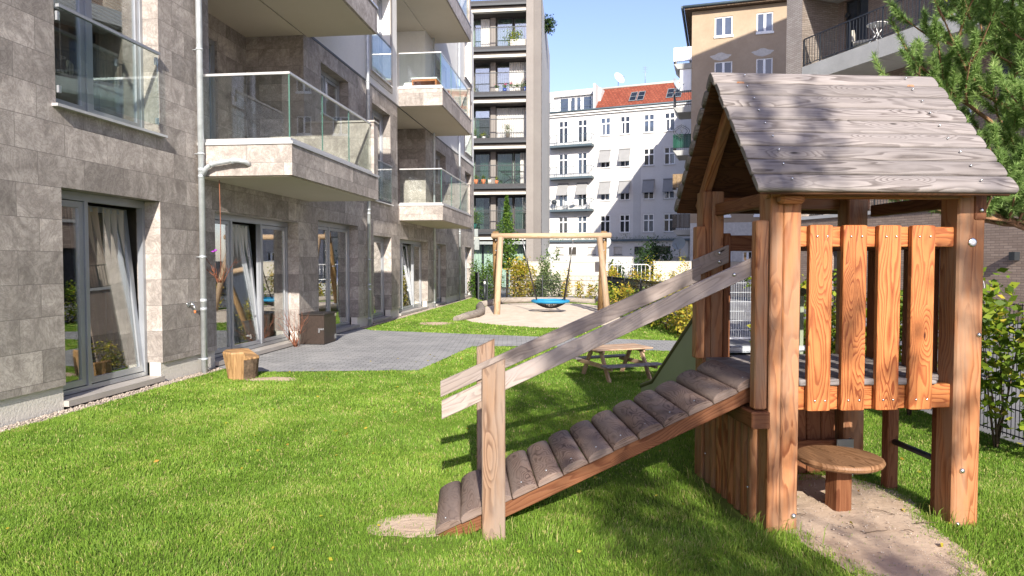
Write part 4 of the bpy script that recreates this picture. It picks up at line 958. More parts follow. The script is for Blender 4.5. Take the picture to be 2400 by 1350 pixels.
# brick building with concrete balcony on the right
RB = empty('brick_building', (11.4, 27.0, 0), R(20), 'grey-brown brick building with a long concrete balcony on the right', 'building')
PB = lambda a, n, z: Vector((-n, a, z))
low = [(-6.9, -5.6, 0.05, 2.3), (-12.5, -11.3, .05, 2.25), (-19.5, -18.0, .9, 2.2), (-2.6, -1.5, .05, 2.3)]
m = MB(); wallgrid(m, PB, -34, .95, 0, 3.36, low, depth=.25)
wallgrid(m, PB, -34, .1, 3.5, 15, [(-1.35, -.2, 9.4, 12.0)]+[(x, x+1.9, z, z+2.35) for x in (-8.2, -12.8, -17.5, -22, -28) for z in (5.95, 9.45)], n=-1.8, depth=.25)
pquad(m, PB, (.1, 0, 3.5), (.1, -1.8, 3.5), (.1, -1.8, 15), (.1, 0, 15)); m.build('brick_wall', 'brick', RB)
m = MB(); pbox(m, PB, .1, .95, -8, -.0, 3.52, 16); m.build('corner_pier', 'brick_pale', RB)
m = MB(); pbox(m, PB, -34, .95, -1.79, .06, 3.37, 3.49); m.build('coping', 'alu_light', RB)
bs = MB(); XJ = [-34, -28, -22, -14, -9.3, -6.0, -3.45, .095]
for i in range(len(XJ)-1): pbox(bs, PB, XJ[i]+.012, XJ[i+1]-.012, -1.79, 0, 8.72, 9.35)
bs = bs.build('balcony_slab', 'concrete', RB)
m = MB()
for i in range(len(XJ)-1): pbox(m, PB, XJ[i]+.012, XJ[i+1]-.012, -1.79, .02, 12.05, 12.7)
m.build('balcony_slab', 'concrete', RB)
def picket_rail(parent, P, a0, a1, n, z0, z1, step=.14, mat='dark_metal', w=.016, ret=None):
    m = MB(); pbox(m, P, a0, a1, n-.025, n+.025, z1-.035, z1); pbox(m, P, a0, a1, n-.012, n+.012, z0+.06, z0+.09)
    for a in np.arange(a0, a1, step): pbox(m, P, a, a+w, n-w/2, n+w/2, z0+.09, z1-.035)
    for a in list(np.arange(a0, a1, step*10))+[a1-.04]: pbox(m, P, a, a+.045, n-.02, n+.02, z0, z1-.02)
    return m.build('railing', mat, parent)
picket_rail(RB, PB, -33, .05, -.06, 9.36, 10.44); picket_rail(RB, PB, -33, .9, -.5, 3.50, 4.55, .12)
for h in [(-1.35, -.2, 9.4, 12.0)]+[(x, x+1.9, z, z+2.35) for x in (-8.2, -12.8, -17.5, -22, -28) for z in (5.95, 9.45)]:
    Pn = lambda a, n, z: Vector((-(n-1.8), a, z)); m, g = MB(), MB(); xm = (h[0]+h[1])/2
    sash(m, Pn, h[0], xm, h[2], h[3], -.12, .07, .07, g); sash(m, Pn, xm, h[1], h[2], h[3], -.12, .07, .07, g); o = m.build('window', 'dark_metal', RB)
    g.build('pane', 'glass_blue', o); 
for h in low:
    m = MB(); pbox(m, PB, h[0], h[1], -.25, -.18, h[2], h[3]); m.build('door', 'dark_panel', RB)
m = MB(); pbox(m, PB, -34, .1, -9, -1.82, 14.98, 24.3); pquad(m, PB, (-34, 0, 0), (-34, -9, 0), (-34, -9, 15), (-34, 0, 15)); pquad(m, PB, (-34, -1.8, 15), (.95, -1.8, 15), (.95, -9, 15), (-34, -9, 15)); pquad(m, PB, (.95, 0, 0), (.95, -9, 0), (.95, -9, 15), (.95, 0, 15)); m.build('side_wall', 'brick', RB)
for a, z in ((-8.33, 1.75), (-3.0, 1.9)):
    m = MB(); pbox(m, PB, a, a+.16, .0, .22, z, z+.24); m.build('wall_lamp', 'dark_metal', RB)
m = MB(); m.lathe([(.09, 0), (.09, .12)], M=Matrix.Translation((1.8, .75-1.2, 11.4)) @ Matrix.Rotation(R(-90), 4, 'Y'), seg=12); m.build('ceiling_speaker', 'dark_metal', RB)
m = MB(); m.tube([PB(-5.55, -1.70, 3.5), PB(-5.55, -1.70, 8.7)], .05, 8); m.build('downpipe', 'zinc', RB)
m = MB(); m.tube([PB(-7.15, .05, 2.0), PB(-7.6, .35, 1.0), PB(-7.75, .5, .2)], .005, 4); m.build('cable', 'white_enamel', RB)
m = MB(); pbox(m, PB, -7.2, -7.05, .0, .12, 1.6, 1.95); m.build('socket_box', 'dark_metal', RB)

# ------------------------------------------------------------------ nest swing in the sandpit
SW = empty('nest_swing', (1.29, 22.9, 0), R(-2), 'log-framed nest swing with a round blue seat in the sandpit', 'swing')
for sx in (-1, 1):
    x0 = -1.75 if sx < 0 else 1.70
    for sy, mt_, rr_ in ((-1, 'debarked', .105), (1, 'aged_log', .115)):
        bx = x0+sx*.0+(.0 if sx < 0 else .12)*(1 if sy < 0 else .6)+(-.10 if sx < 0 and sy > 0 else 0)
        tx = x0-.02*sx+(-.06*sx if sy < 0 else .12*sx)
        m = MB(); top = 2.52 if sy < 0 else 2.73
        m.tube([(bx, sy*1.0, -.1), (bx*.5+tx*.5, sy*.62, 1.25), (tx, sy*.16, top)], [rr_, rr_*.97, rr_*.92], 14); m.build('leg', mt_, SW)
    for z in (2.45, 2.1): bolt(SW, (x0-.02*sx+(.12*sx)*.9, .03, z), (0, -1, 0), .03)
m = MB(); m.tube([(-1.98, 0, 2.585), (0, 0, 2.59), (2.02, 0, 2.60)], .092, 16); m.build('crossbeam', 'debarked', SW)
seat = MB(); N_ = 48
rings = []
for i in range(N_+1):
    t = 6.2832*i/N_; c = Vector((math.cos(t)*.60, math.sin(t)*.60, .40)); e = Vector((math.cos(t), math.sin(t), 0)); rr_ = .052+.004*math.sin(t*40)
    rings.append([seat.bm.verts.new(c+(e*math.cos(6.2832*k/8)+Vector((0, 0, 1))*math.sin(6.2832*k/8))*rr_) for k in range(8)])
for i in range(N_):
    for k in range(8): seat.face([rings[i][k], rings[i][(k+1) % 8], rings[i+1][(k+1) % 8], rings[i+1][k]])
seat = seat.build('seat_ring', 'blue_rope', SW)
m = MB()
for i in range(24):
    t = 3.1416*i/24; pts = [(math.cos(t)*.56*u, math.sin(t)*.56*u, .38-.22*(1-u*u)) for u in np.linspace(-1, 1, 9)]; m.tube(pts, .010, 4, cap=False)
for q in (.15, .3, .45, .6, .75, .9): m.tube([(math.cos(t)*.56*q, math.sin(t)*.56*q, .38-.22*(1-q*q)) for t in np.linspace(0, 6.2832, 24)], .010, 4, cap=False)
m.build('net', 'black_net', seat)
for sx in (-1, 1):
    hx = -.93 if sx < 0 else .75
    m = MB(); m.tube([(hx, 0, 2.49), (hx, 0, 2.42)], .035, 8); m.tube([(hx-.04, 0, 2.44), (hx+.04, 0, 2.44)], .02, 6); m.build('swivel', 'steel', SW)
    k = (hx+(.50*sx-hx)*.33, 0, 2.42+(.45-2.42)*.33)
    m = MB(); m.tube([(hx, 0, 2.42), k], .016, 6); m.build('chain', 'chain', SW)
    for sy in (-1, 1):
        m = MB(); m.tube([k, (k[0]*.5+.46*sx*.5, sy*.18, (k[2]+.44)/2), (.46*sx, sy*.38, .44)], .021, 6); m.build('rope', 'black_net', SW)
# edging logs
def log(pts, r, name, mat, label, group=None):
    c = Vector(pts[0]); m = MB(); P_ = [Vector(p)-Vector((c.x, c.y, 0)) for p in pts]; m.tube(P_, r, 12)
    for v in m.bm.verts: v.co += Vector((math.sin(v.co.y*9+v.co.x*5), math.cos(v.co.x*11), math.sin(v.co.x*8+v.co.y*6)))*.012
    o = m.build(name, mat); o.location = (c.x, c.y, 0); return tag(o, label, 'log', group)
log([(-1.62, 19.6, .06), (-1.35, 20.3, .10), (-1.12, 20.9, .12), (-.98, 21.8, .14), (-1.05, 22.9, .15), (-1.14, 24.2, .13), (-1.18, 25.3, .12)], [.09, .12, .13, .14, .15, .14, .12], 'edging_log', 'drift', 'grey crooked log lying along the left rim of the sandpit')
log([(-1.2, 25.9, .10), (-.4, 28.2, .12), (.9, 28.95, .12), (2.4, 28.9, .11), (3.4, 27.9, .1)], [.12, .13, .13, .12, .11], 'edging_log', 'drift', 'long grey log bordering the far rim of the sandpit by the mesh fence')

# ------------------------------------------------------------------ picnic table
TA = empty('picnic_table', (1.52, 9.93, 0), R(21), 'small low wooden picnic table with two attached benches on the lawn', 'picnic table')
m = MB()
for i in range(5): m.beam((-.46, -.22+i*.11, .445), (.46, -.22+i*.11, .445), .098, .022, bev=.004)
m.build('tabletop', 'table_wood', TA)
for sy in (-1, 1):
    m = MB()
    for k in (0, 1): m.beam((-.46, sy*(.42+k*.10), .245), (.46, sy*(.42+k*.10), .245), .092, .022, bev=.004)
    m.build('bench', 'grey_wood', TA)
for sx in (-1, 1):
    x = sx*.33
    for sy in (-1, 1):
        m = MB(); m.beam((x, sy*.42, -.02), (x, sy*.13, .43), .075, .028, up=(1, 0, 0), bev=.003); m.build('leg', 'table_wood', TA)
    m = MB(); m.beam((x+.03*sx, -.52, .215), (x+.03*sx, .52, .215), .028, .06, bev=.003); m.build('bench_bearer', 'table_wood', TA)
    m = MB(); m.beam((x, -.24, .412), (x, .24, .412), .028, .05, bev=.003); m.build('top_bearer', 'table_wood', TA)

# ------------------------------------------------------------------ stump
SB = empty('tree_stump', (-3.93, 9.86, 0), .2, 'split upright tree stump with a yellow peeled side at the terrace edge', 'tree stump')
m = MB(); N = 30; rings = []
for z, k in ((-.05, .78), (.05, .80), (.15, .86), (.27, .95), (.385, 1.04), (.41, 1.0)):
    rg = []
    for i in range(N):
        t = 6.2832*i/N; r_ = .245*k*(1+.07*math.sin(3*t+1)+.035*math.sin(7*t+z*6)+.02*math.sin(13*t))
        if abs(((t-4.3+3.14) % 6.28)-3.14) < .09: r_ *= .80
        if z > .2 and t < 1.0: r_ *= .93
        rg.append(m.bm.verts.new((r_*math.cos(t)+z*.0, r_*math.sin(t), z-(.085 if (z > .3 and math.cos(t) > .35) else 0))))
    rings.append(rg)
for a in range(len(rings)-1):
    for i in range(N):
        f = m.face([rings[a][i], rings[a][(i+1) % N], rings[a+1][(i+1) % N], rings[a+1][i]])
        for l in f.loops: l[m.uv].uv = (l.vert.co.z+3.1, math.atan2(l.vert.co.y, l.vert.co.x)*.24+2)
f = m.face(rings[-1])
for l in f.loops: l[m.uv].uv = (l.vert.co.x*.3+4, l.vert.co.y+4)
m.build('trunk', 'stump', SB)
m = MB(); pr = [m.bm.verts.new((.247*k*math.cos(t), .25*k*math.sin(t), z)) for z, k in ((-.05, .85), (.29, .985)) for t in np.linspace(-1.25, 1.1, 9)]
for i in range(8):
    f = m.face([pr[i], pr[i+1], pr[i+10], pr[i+9]])
for v in list(m.bm.verts): v.co += Vector((.004, 0, 0))
bk = m.build('bark', 'bark', SB); md = bk.modifiers.new('s', 'SOLIDIFY'); md.thickness = .014

# ------------------------------------------------------------------ dark storage box
BX = empty('storage_box', fw(14.30, .30), -PSI+R(1), 'dark brown plywood storage box with hinged lid beside the glass doors', 'box')
m = MB()
for (x0, x1, y0, y1) in ((-.43, .43, -.25, -.235), (-.43, .43, .235, .25), (-.43, -.415, -.235, .235), (.415, .43, -.235, .235)): m.box(x0*.66, x1*.66 if x1 != .43 else .284, y0*1.35, y1*1.35, .03, .62)
m.box(-.28, .28, -.335, .335, .03, .05); m.build('body', 'plywood', BX)
m = MB(); m.box(-.31, .31, -.365, .365, .622, .645); m.build('lid', 'plywood_dark', BX)
m = MB(); m.box(.15, .28, -.352, -.340, .315, .35); m.box(.15, .19, -.356, -.352, .26, .33); m.build('latch', 'steel', BX)
m = MB(); m.box(.280, .294, .25, .335, .56, .64); m.build('hinge', 'steel', BX); m = MB(); m.box(.280, .294, .25, .335, .08, .18); m.build('hinge', 'steel', BX)
m = MB()
for x in (-.24, .24):
    for y in (-.28, .28): m.box(x-.025, x+.025, y-.025, y+.025, .016, .03)
m.build('skid', 'plywood_dark', BX); BX.scale = (.88, 1, 1)
def twiggy(seed, n, h, spread, lean=(0, 0)):
    r = random.Random(seed); m = MB()
    for i in range(n):
        a = r.random()*6.28; p = Vector((r.uniform(-.05, .05), r.uniform(-.05, .05), 0)); pts = [p]; d = Vector((math.cos(a)*spread+lean[0], math.sin(a)*spread+lean[1], 1)).normalized()
        L = h*r.uniform(.5, 1.0)
        for k in range(5): d = (d+Vector((r.gauss(0, .16), r.gauss(0, .16), r.gauss(0, .05)))).normalized(); p = p+d*L/5; pts.append(p)
        m.tube(pts, [.0065, .006, .005, .004, .003, .002], 4)
        for k in (2, 3, 4):
            q = pts[k]; e = (d+Vector((r.gauss(0, .6), r.gauss(0, .6), r.gauss(0, .3)))).normalized(); m.tube([q, q+e*L*.2, q+e*L*.3+Vector((0, 0, .03))], [.003, .0025, .0015], 3)
    return m
o = twiggy(3, 15, .85, .5, (-.05, -.2)).build('dry_shrub', 'twig'); o.location = fw(13.62, .13, .0); tag(o, 'leafless reddish dry twigs standing left of the dark storage box', 'dry plant')
GA = empty('twig_garland', fw(10.68, .24, 1.35), 0, 'dried twig garland hanging on a cord beneath the lower left balcony', 'garland')
m = twiggy(9, 9, .52, .75)
for v in m.bm.verts: v.co.z += .02
m.build('twigs', 'twig', GA); m = MB(); m.tube([(0, 0, .1), (.01, 0, .9), (0, 0, 1.60)], .006, 5); m.build('cord', 'twig', GA)
m = MB(); m.lathe([(.001, -.02), (.03, 0), (.001, .02)], c=(-.06, -.03, .52), seg=7); m.lathe([(.001, -.012), (.04, 0), (.001, .015)], c=(-.10, -.03, .50), seg=6); m.build('bow', 'purple', GA)

# ------------------------------------------------------------------ fences
def mesh_fence(A, B, h, label, name='mesh_fence', dx=.05, rows=6, postgap=2.5, wire=.005, cat='fence', group=None, z0=.04, fr=None):
    A, B = Vector(A), Vector(B); L = (B-A).length; yaw = math.atan2(B.y-A.y, B.x-A.x); e = empty(name, A, yaw, label, cat, group)
    m = MB()
    for i in range(int(L/dx)+1): m.box(i*dx, i*dx+wire, -wire/2, wire/2, z0, h)
    for k in range(rows):
        z = z0+.02+(h-z0-.04)*k/(rows-1)
        for y in (-wire/2-.007, wire/2): m.box(0, L, y, y+.007, z, z+wire*1.5)
    m.build('wire_panel', 'fence_wire' if fr is None else fr, e)
    k = 0.0
    while k <= L+.01:
        m = MB(); m.box(k-.02, k+.02, -.03, .03, -.1, h+.03); m.build('post', 'dark_metal', e); k += min(postgap, L) if L-k > postgap*.6 or k == 0 else postgap
    return e
def fx(y): return (fence_x(y), y, 0)
mesh_fence(fx(1.0), fx(12.45), 1.30, 'dark steel mesh fence along the near right edge of the lawn behind the young hedge')
mesh_fence(fx(14.4), fx(30.2), 1.14, 'dark steel mesh fence on the right from the gate back to the sandpit corner', wire=.008)
mesh_fence(fx(30.2), (-1.5, 30.9, 0), 1.12, 'dark steel mesh fence crossing behind the sandpit and swing', dx=.06, wire=.010)
mesh_fence((-1.52, 30.9, 0), (-1.85, 33.5, 0), 1.25, 'short dark mesh fence closing the gap to the stone building', dx=.06)
G_ = empty('garden_gate', (4.46, 14.45, 0), R(4), 'open steel mesh gate at the end of the path', 'gate')
m = MB(); m.box(-.04, .04, -.04, .04, -.1, 1.50); m.build('gate_post', 'dark_metal', G_)
m = MB(); m.box(.06, .10, -.02, .02, .06, 1.42); m.box(1.05, 1.09, -.02, .02, .06, 1.42); m.box(.10, 1.05, -.02, .02, .06, .10); m.box(.10, 1.05, -.02, .02, 1.38, 1.42); gl_ = m.build('gate_leaf', 'zinc', G_)
m = MB()
for i in range(19): m.box(.10+i*.05, .105+i*.05, -.003, .003, .1, 1.38)
for k in range(6): m.box(.1, 1.05, -.008, .008, .25+k*.2, .258+k*.2)
m.build('wire_panel', 'zinc', gl_)
m = MB(); m.box(.04, .07, -.03, .03, .2, .3); m.box(.04, .07, -.03, .03, 1.15, 1.25); m.build('hinge', 'zinc', gl_)

# cream walls and what stands between and behind them
m = MB(); m.box(-3.0, 5.15, 0, .25, -.05, 1.72); cw = m.build('boundary_wall', 'cream'); cw.location = (-.1, 36, 0); tag(cw, 'long low cream wall behind the swing with a sign post in front', 'wall')
cw.data.transform(Matrix.Translation((3.0, 0, 0)) @ Matrix.Scale(1, 4)) ; cw.data.transform(Matrix.Diagonal((.635, 1, 1, 1)))
m = MB(); m.box(-.04, 5.22, -.03, .28, 1.725, 1.76); m.build('coping', 'concrete', cw)
m = MB(); m.box(0, 9.0, 0, .25, -.05, 1.74); c2 = m.build('boundary_wall', 'cream'); c2.location = (7.42, 35.8, 0); c2.rotation_euler = (0, 0, R(-10)); tag(c2, 'low cream wall right of the two crowd barriers', 'wall')
m = MB(); m.box(-.04, 9.05, -.03, .28, 1.745, 1.78); m.build('coping', 'concrete', c2)
m = MB(); m.box(0, 21, 0, .4, -.05, 2.15); o = m.build('retaining_wall', 'concrete'); o.location = (1.0, 50, 0); o.rotation_euler = (0, 0, R(-3)); tag(o, 'rough grey concrete retaining wall under the white house annex', 'wall')
def barrier(loc, rz_, label):
    e = empty('crowd_barrier', loc, rz_, label, 'barrier', 'galvanised crowd barriers'); m = MB(); w_, h_ = 2.1, 1.05
    pts = [(0, 0, .2), (0, 0, h_-.12), (.04, 0, h_-.04), (.12, 0, h_), (w_-.12, 0, h_), (w_-.04, 0, h_-.04), (w_, 0, h_-.12), (w_, 0, .2), (0, 0, .2)]; m.tube(pts, .03, 7); m.build('frame', 'alu_light', e)
    for i in range(9):
        m = MB(); x = w_*(i+1)/10; m.tube([(x, 0, .2), (x, 0, h_)], .014, 6); m.build('bar', 'alu_light', e)
    for x in (.3, w_-.3): m = MB(); m.tube([(x, -.3, .0), (x, 0, .1), (x, .3, .0)], .016, 6); m.tube([(x, 0, .1), (x, 0, .2)], .016, 6); m.build('foot', 'alu_light', e)
    return e
m = MB(); m.box(0, 2.4, 0, .2, -.05, .55); o = m.build('kerb_wall', 'concrete'); o.location = (5.0, 36.05, 0); tag(o, 'low concrete plinth beneath the two crowd barriers', 'wall')
barrier((5.18, 36.2, .55), 0, 'galvanised crowd barrier left of the one with the white notice'); b2 = barrier((7.33-2.1+2.12, 36.2, .55), 0, 'galvanised crowd barrier with a white notice, next to the cream wall')
b2.location.x = 7.36-.0; b2.scale = (.98, 1, 1); b2.location.x = 5.18+2.16
for e in (b2,): e.scale = (.97, 1, 1)
m = MB(); m.box(.25, .80, -.045, -.035, .62, .98); nt_ = m.build('notice', 'white_enamel', b2)
m = MB()
for k in range(4): m.box(.32, .32+(.40, .33, .38, .22)[k], -.050, -.046, .90-k*.07, .915-k*.07)
m.build('text_lines', 'dark_metal', nt_)
def sign_post(loc, h, parts, label):
    e = empty('sign_post', loc, 0, label, 'road sign'); m = MB(); m.tube([(0, 0, -.1), (0, 0, h)], .032, 8); m.build('pole', 'zinc', e)
    for kind, z, r_, mt_ in parts:
        m = MB()
        if kind == 'round': m.lathe([(r_, 0), (r_, .012)], M=Matrix.Translation((0, -.045, z)) @ Matrix.Rotation(R(90), 4, 'X'), seg=26)
        else: m.box(-r_, r_, -.057, -.045, z-r_*1.35, z+r_*1.35)
        m.build('sign_plate', mt_, e)
        m = MB(); m.box(-r_*.5, r_*.5, -.045, -.03, z-.015, z+.015); m.build('clamp', 'zinc', e)
    return e
s1 = sign_post((1.93, 33.6, 0), 2.55, [('round', 2.33, .18, 'sign_back')], 'grey-backed round road sign on a slim pole in front of the cream wall')
s2 = sign_post((4.72, 35.0, 0), 3.2, [('round', 2.78, .34, 'sign_back'), ('rect', 2.1, .24, 'sign_back')], 'pole with a round and a square grey sign plate behind the right swing post')
m = MB(); m.box(-.17, .17, -.02, -.0, 1.28, 1.5); o = m.build('house_number_plate', 'white_enamel'); o.location = (4.9, 35.98, 0); tag(o, 'small white plate at the right end of the long cream wall', 'plate')
def bollard(loc, h, label):
    e = empty('bollard_light', loc, 0, label, 'bollard light', 'black bollard lights'); m = MB(); m.lathe([(.055, 0), (.055, h-.22)], seg=14); m.build('post', 'dark_metal', e)
    m = MB(); m.lathe([(.045, h-.22), (.045, h-.10)], seg=14); m.build('lens', 'white_enamel', e); m = MB(); m.lathe([(.062, h-.10), (.06, h-.05), (.04, h-.01), (.002, h)], seg=14); m.build('cap', 'dark_metal', e); return e
bollard((-1.17, 29.2, 0), 1.0, 'black bollard light at the far left by the end of the stone building'); bollard((3.60, 26.6, 0), .92, 'black bollard light right of the sandpit beside the swing frame')
for i, (a, z0, z1) in enumerate(((34.72, 2.4, 3.6),)):
    m = MB(); m.box(.02, .26, 0, .12, 2.35, 2.95); m.box(.02, .20, .0, .12, 3.0, 3.4); o = m.build('meter_box', 'sign_back', LB); o.location = (.0, 34.72, 0)
dish((11.95, 49.0, 2.15), .48, R(-38), R(20), 'satellite_dish', 'dish', 'large grey satellite dish on the ground-level wall right of the dark bush', .95)

# ------------------------------------------------------------------ balcony furniture and plants
CH = empty('lounge_chair', (0, 0, 0)); 
RBM = RB.matrix_basis.copy(); 
def rb(a, n, z): 
    c, s = math.cos(R(20)), math.sin(R(20)); x, y = -n, a; return Vector((11.4+x*c-y*s, 27+x*s+y*c, z))
CH.location = rb(-2.1, -.75, 9.37); CH.rotation_euler = (0, 0, R(60)); tag(CH, 'low dark-framed chair with pale cushion on the concrete balcony', 'chair')
m = MB(); m.box(-.3, .3, -.3, .3, .30, .38); m.build('seat', 'fascia', CH); m = MB(); m.box(-.3, .3, .26, .34, .38, .78); m.build('backrest', 'fascia', CH)
for x in (-.28, .28):
    for y in (-.28, .28): m = MB(); m.tube([(x, y, 0), (x, y, .5)], .018, 6); m.build('leg', 'dark_metal', CH)
TB2 = empty('folding_table', rb(-2.95, -.5, 9.37), R(20), 'white folding bistro table behind the railing of the concrete balcony', 'table')
m = MB(); m.lathe([(.34, .70), (.34, .72)], seg=22); m.build('tabletop', 'white_enamel', TB2)
for sx, sy in ((-1, -1), (1, -1), (-1, 1), (1, 1)): m = MB(); m.tube([(sx*.26, sy*.2, 0), (0, sy*.05, .36), (-sx*.24, sy*.12, .70)], .014, 6); m.build('leg', 'white_enamel', TB2)
def fw2(s, n, z): return fw(s, n, z)
BE = empty('wooden_bench', fw(22.9, .62, 7.03), -PSI, 'orange wooden bench with white cushion on the upper glass balcony', 'bench')
m = MB(); m.box(-.35, .45, -1.0, .55, .36, .42); m.box(-.35, -.30, -1.0, .55, .0, .36); m.box(.40, .45, -1.0, .55, 0, .36); m.build('frame', 'orange_wood', BE); m = MB(); m.box(-.37, .46, -1.02, .56, .425, .47); m.build('cushion', 'white_enamel', BE)
def plant(loc, h, w_, mat, n, pot, label, name='potted_plant', ph=.22, pr=.13, flat=.7, size=.07, flowers=0, group=None, cat='potted plant', asp=.5):
    e = empty(name, loc, random.random()*6, label, cat, group)
    if pot: m = MB(); m.lathe([(pr*.7, 0), (pr, ph), (pr*.9, ph), (pr*.85, ph-.03), (.01, ph-.03)], seg=16); m.build('pot', pot, e)
    C = rng.normal(size=(n, 3)); C /= np.linalg.norm(C, axis=1)[:, None]; C *= (rng.random(n)**.45)[:, None]
    lump = 1+.35*np.sin(C[:, 0]*7+1)*np.cos(C[:, 1]*6)+.2*np.sin(C[:, 2]*9); C = C*lump[:, None]*np.array([w_, w_, h/2]); C[:, 2] += (ph if pot else 0)+h/2
    C = C[C[:, 2] > (ph-.05 if pot else .02)]; leaves(C, size, mat, 'foliage', e, flat, asp=asp)
    m = MB(); 
    for i in range(5): a = random.random()*6.28; m.tube([(0, 0, .05), (math.cos(a)*w_*.3, math.sin(a)*w_*.3, h*.5), (math.cos(a)*w_*.6, math.sin(a)*w_*.6, (ph if pot else 0)+h*.85)], [.012, .008, .004], 5)
    m.build('stem', 'bark', e)
    if flowers:
        F_ = rng.normal(size=(flowers, 3))*np.array([w_*.55, w_*.55, h*.12]); F_[:, 2] += (ph if pot else 0)+h*.85; leaves(F_, size*1.1, 'petals', 'blossoms', e, 1.0)
    return e
def db(a, n, z): c, s = math.cos(-PSI), math.sin(-PSI); return (1.9+a*c+n*s, 44.6+a*s-n*c, z)
zz = ZF[3]+.19
for a, h, w_, pt, fl, lab in ((-2.95, .28, .17, 'pale_tan', 8, 'pale pot of pinkish flowers, leftmost pot of the flower row'), (-2.42, .33, .18, 'blue_pot', 26, 'small blue pot with red flowers on the third balcony up'), (-2.0, .38, .20, 'white_pot', 30, 'white pot with tall red geraniums on the third balcony up'),
                              (-1.62, .30, .16, 'pale_tan', 2, 'beige pot with thin green stalks between the geraniums and a dark plant'), (-1.05+-.22, .32, .2, 'dark_panel', 3, 'dark low leafy pot plant left of the large blue pot')):
    plant(db(a-.0, -.28, zz), h, w_, 'leaf_green', 160, pt, lab, flowers=fl, ph=.24, pr=.14)
plant(db(-1.15, -.6, zz), .55, .24, 'leaf_dark', 260, 'blue_pot', 'large glossy blue pot with a round dark plant, rightmost in the flower row', flowers=12, ph=.34, pr=.24)
plant(db(-4.75, -.4, zz), .95, .40, 'leaf_silver', 140, None, 'spiky grey-green palm-like plant left of the flower row', size=.35, asp=.1, flat=1.3)
zz = ZF[2]+.19
plant(db(-2.25, -.4, zz), .75, .34, 'leaf_silver', 330, 'reed', 'olive-like shrub in a brown tub in front of the white curtain', ph=.32, pr=.15)
plant(db(-4.45, -.4, zz), .55, .30, 'leaf_green', 260, 'white_pot', 'round leafy plant in a white pot on the balcony with the olive shrub', ph=.18)
plant(db(-3.85, -.4, zz), .35, .22, 'leaf_lime', 150, 'white_pot', 'low lime-green plant beside the round leafy one', ph=.15)
zz = ZF[1]+.19
for a, lab in ((-4.75, 'orange clay pot with bushy herb, leftmost of the clay pots'), (-4.35, 'orange clay pot between two others on the second balcony up'), (-3.85, 'tall orange clay pot left of the greyish pot')):
    plant(db(a, -.3, zz), .30, .18, 'leaf_green', 130, 'terracotta', lab, ph=.32, pr=.15, group='clay pots on the second balcony up')
plant(db(-3.45, -.3, zz), .12, .08, 'leaf_silver', 30, 'pale_tan', 'pale greyish pot with hardly any leaves among the clay pots', ph=.3, pr=.13)
plant(db(-2.98, -.3, zz), .34, .15, 'leaf_lime', 90, 'terracotta', 'clay pot with an airy yellow-green plant, rightmost of the clay pots', ph=.24, pr=.13)
plant(db(-4.6, -.5, ZF[0]+.19), .95, .48, 'leaf_green', 520, 'green_pot', 'big bush in a dark green glazed tub on the lowest balcony', ph=.38, pr=.28, size=.11)
e = empty('planter_box', db(-1.5, -.45, ZF[4]+.2), -PSI, 'pale planter box with a trailing yellow-green plant on the top visible balcony', 'planter')
m = MB(); m.box(-.55, .45, -.15, .15, 0, .48); m.build('box', 'pale_tan', e); C = rng.normal(size=(520, 3))*np.array([.26, .12, .26])+np.array([-.35, 0, .72]); leaves(C, .12, 'leaf_lime', 'foliage', e, .7)
e = plant(db(.25, -3.0, 17.4), 1.3, .5, 'leaf_dark', 700, None, 'dark shrub hanging over the roof edge of the balcony block', 'roof_shrub', size=.16, cat='shrub')
m = MB()                                                            # drying rack on the second balcony
m.tube([(-.7, 0, 0), (.55, 0, .85)], .02, 5); m.tube([(.55, 0, 0), (-.7, 0, .85)], .02, 5); m.tube([(-.8, 0, .85), (.75, 0, .85)], .02, 5); m.tube([(-.8, .4, .85), (.75, .4, .85)], .02, 5)
o = m.build('drying_rack', 'dark_metal'); o.location = db(-1.95, -.5, ZF[1]+.19); o.rotation_euler = (0, 0, -PSI); tag(o, 'crossed-leg drying rack on the second balcony up of the dark block', 'drying rack')
# kettle grill and white chairs on the lowest steel balcony of the white house
e = empty('kettle_grill', on_white(.95, .55, 7.2), 0, 'dark round kettle grill at the left end of the lowest steel balcony', 'grill')
m = MB(); m.lathe([(.02, .55), (.24, .66), (.29, .8), (.24, .96), (.02, 1.05)], seg=16); m.build('bowl', 'dark_metal', e)
for a in (0, 2.1, 4.2): m = MB(); m.tube([(math.cos(a)*.28, math.sin(a)*.28, 0), (math.cos(a)*.1, math.sin(a)*.1, .6)], .02, 5); m.build('leg', 'alu_light', e)
def wchair(a, label, rzz):
    e = empty('patio_chair', on_white(a, .55, 7.2), rzz, label, 'chair', 'white patio chairs'); m = MB(); m.box(-.22, .22, -.22, .22, .42, .45); m.build('seat', 'white_enamel', e)
    m = MB(); 
    for k in range(3): m.box(-.22, .22, .2, .22, .55+k*.13, .62+k*.13)
    m.box(-.22, -.19, .2, .22, .45, .92); m.box(.19, .22, .2, .22, .45, .92); m.build('backrest', 'white_enamel', e)
    for x in (-.2, .2):
        for y in (-.2, .2): m = MB(); m.box(x-.015, x+.015, y-.015, y+.015, 0, .42); m.build('leg', 'white_enamel', e)
wchair(2.3, 'white patio chair between the grill and the small table', .1); wchair(4.55, 'white patio chair at the right end of the lowest steel balcony', -.8)
m = MB(); m.lathe([(.015, 0), (.015, .68), (.3, .69), (.3, .71)], seg=16); o = m.build('side_table', 'white_enamel'); o.location = on_white(3.0, .55, 7.2); tag(o, 'small round white table between the two patio chairs', 'table')

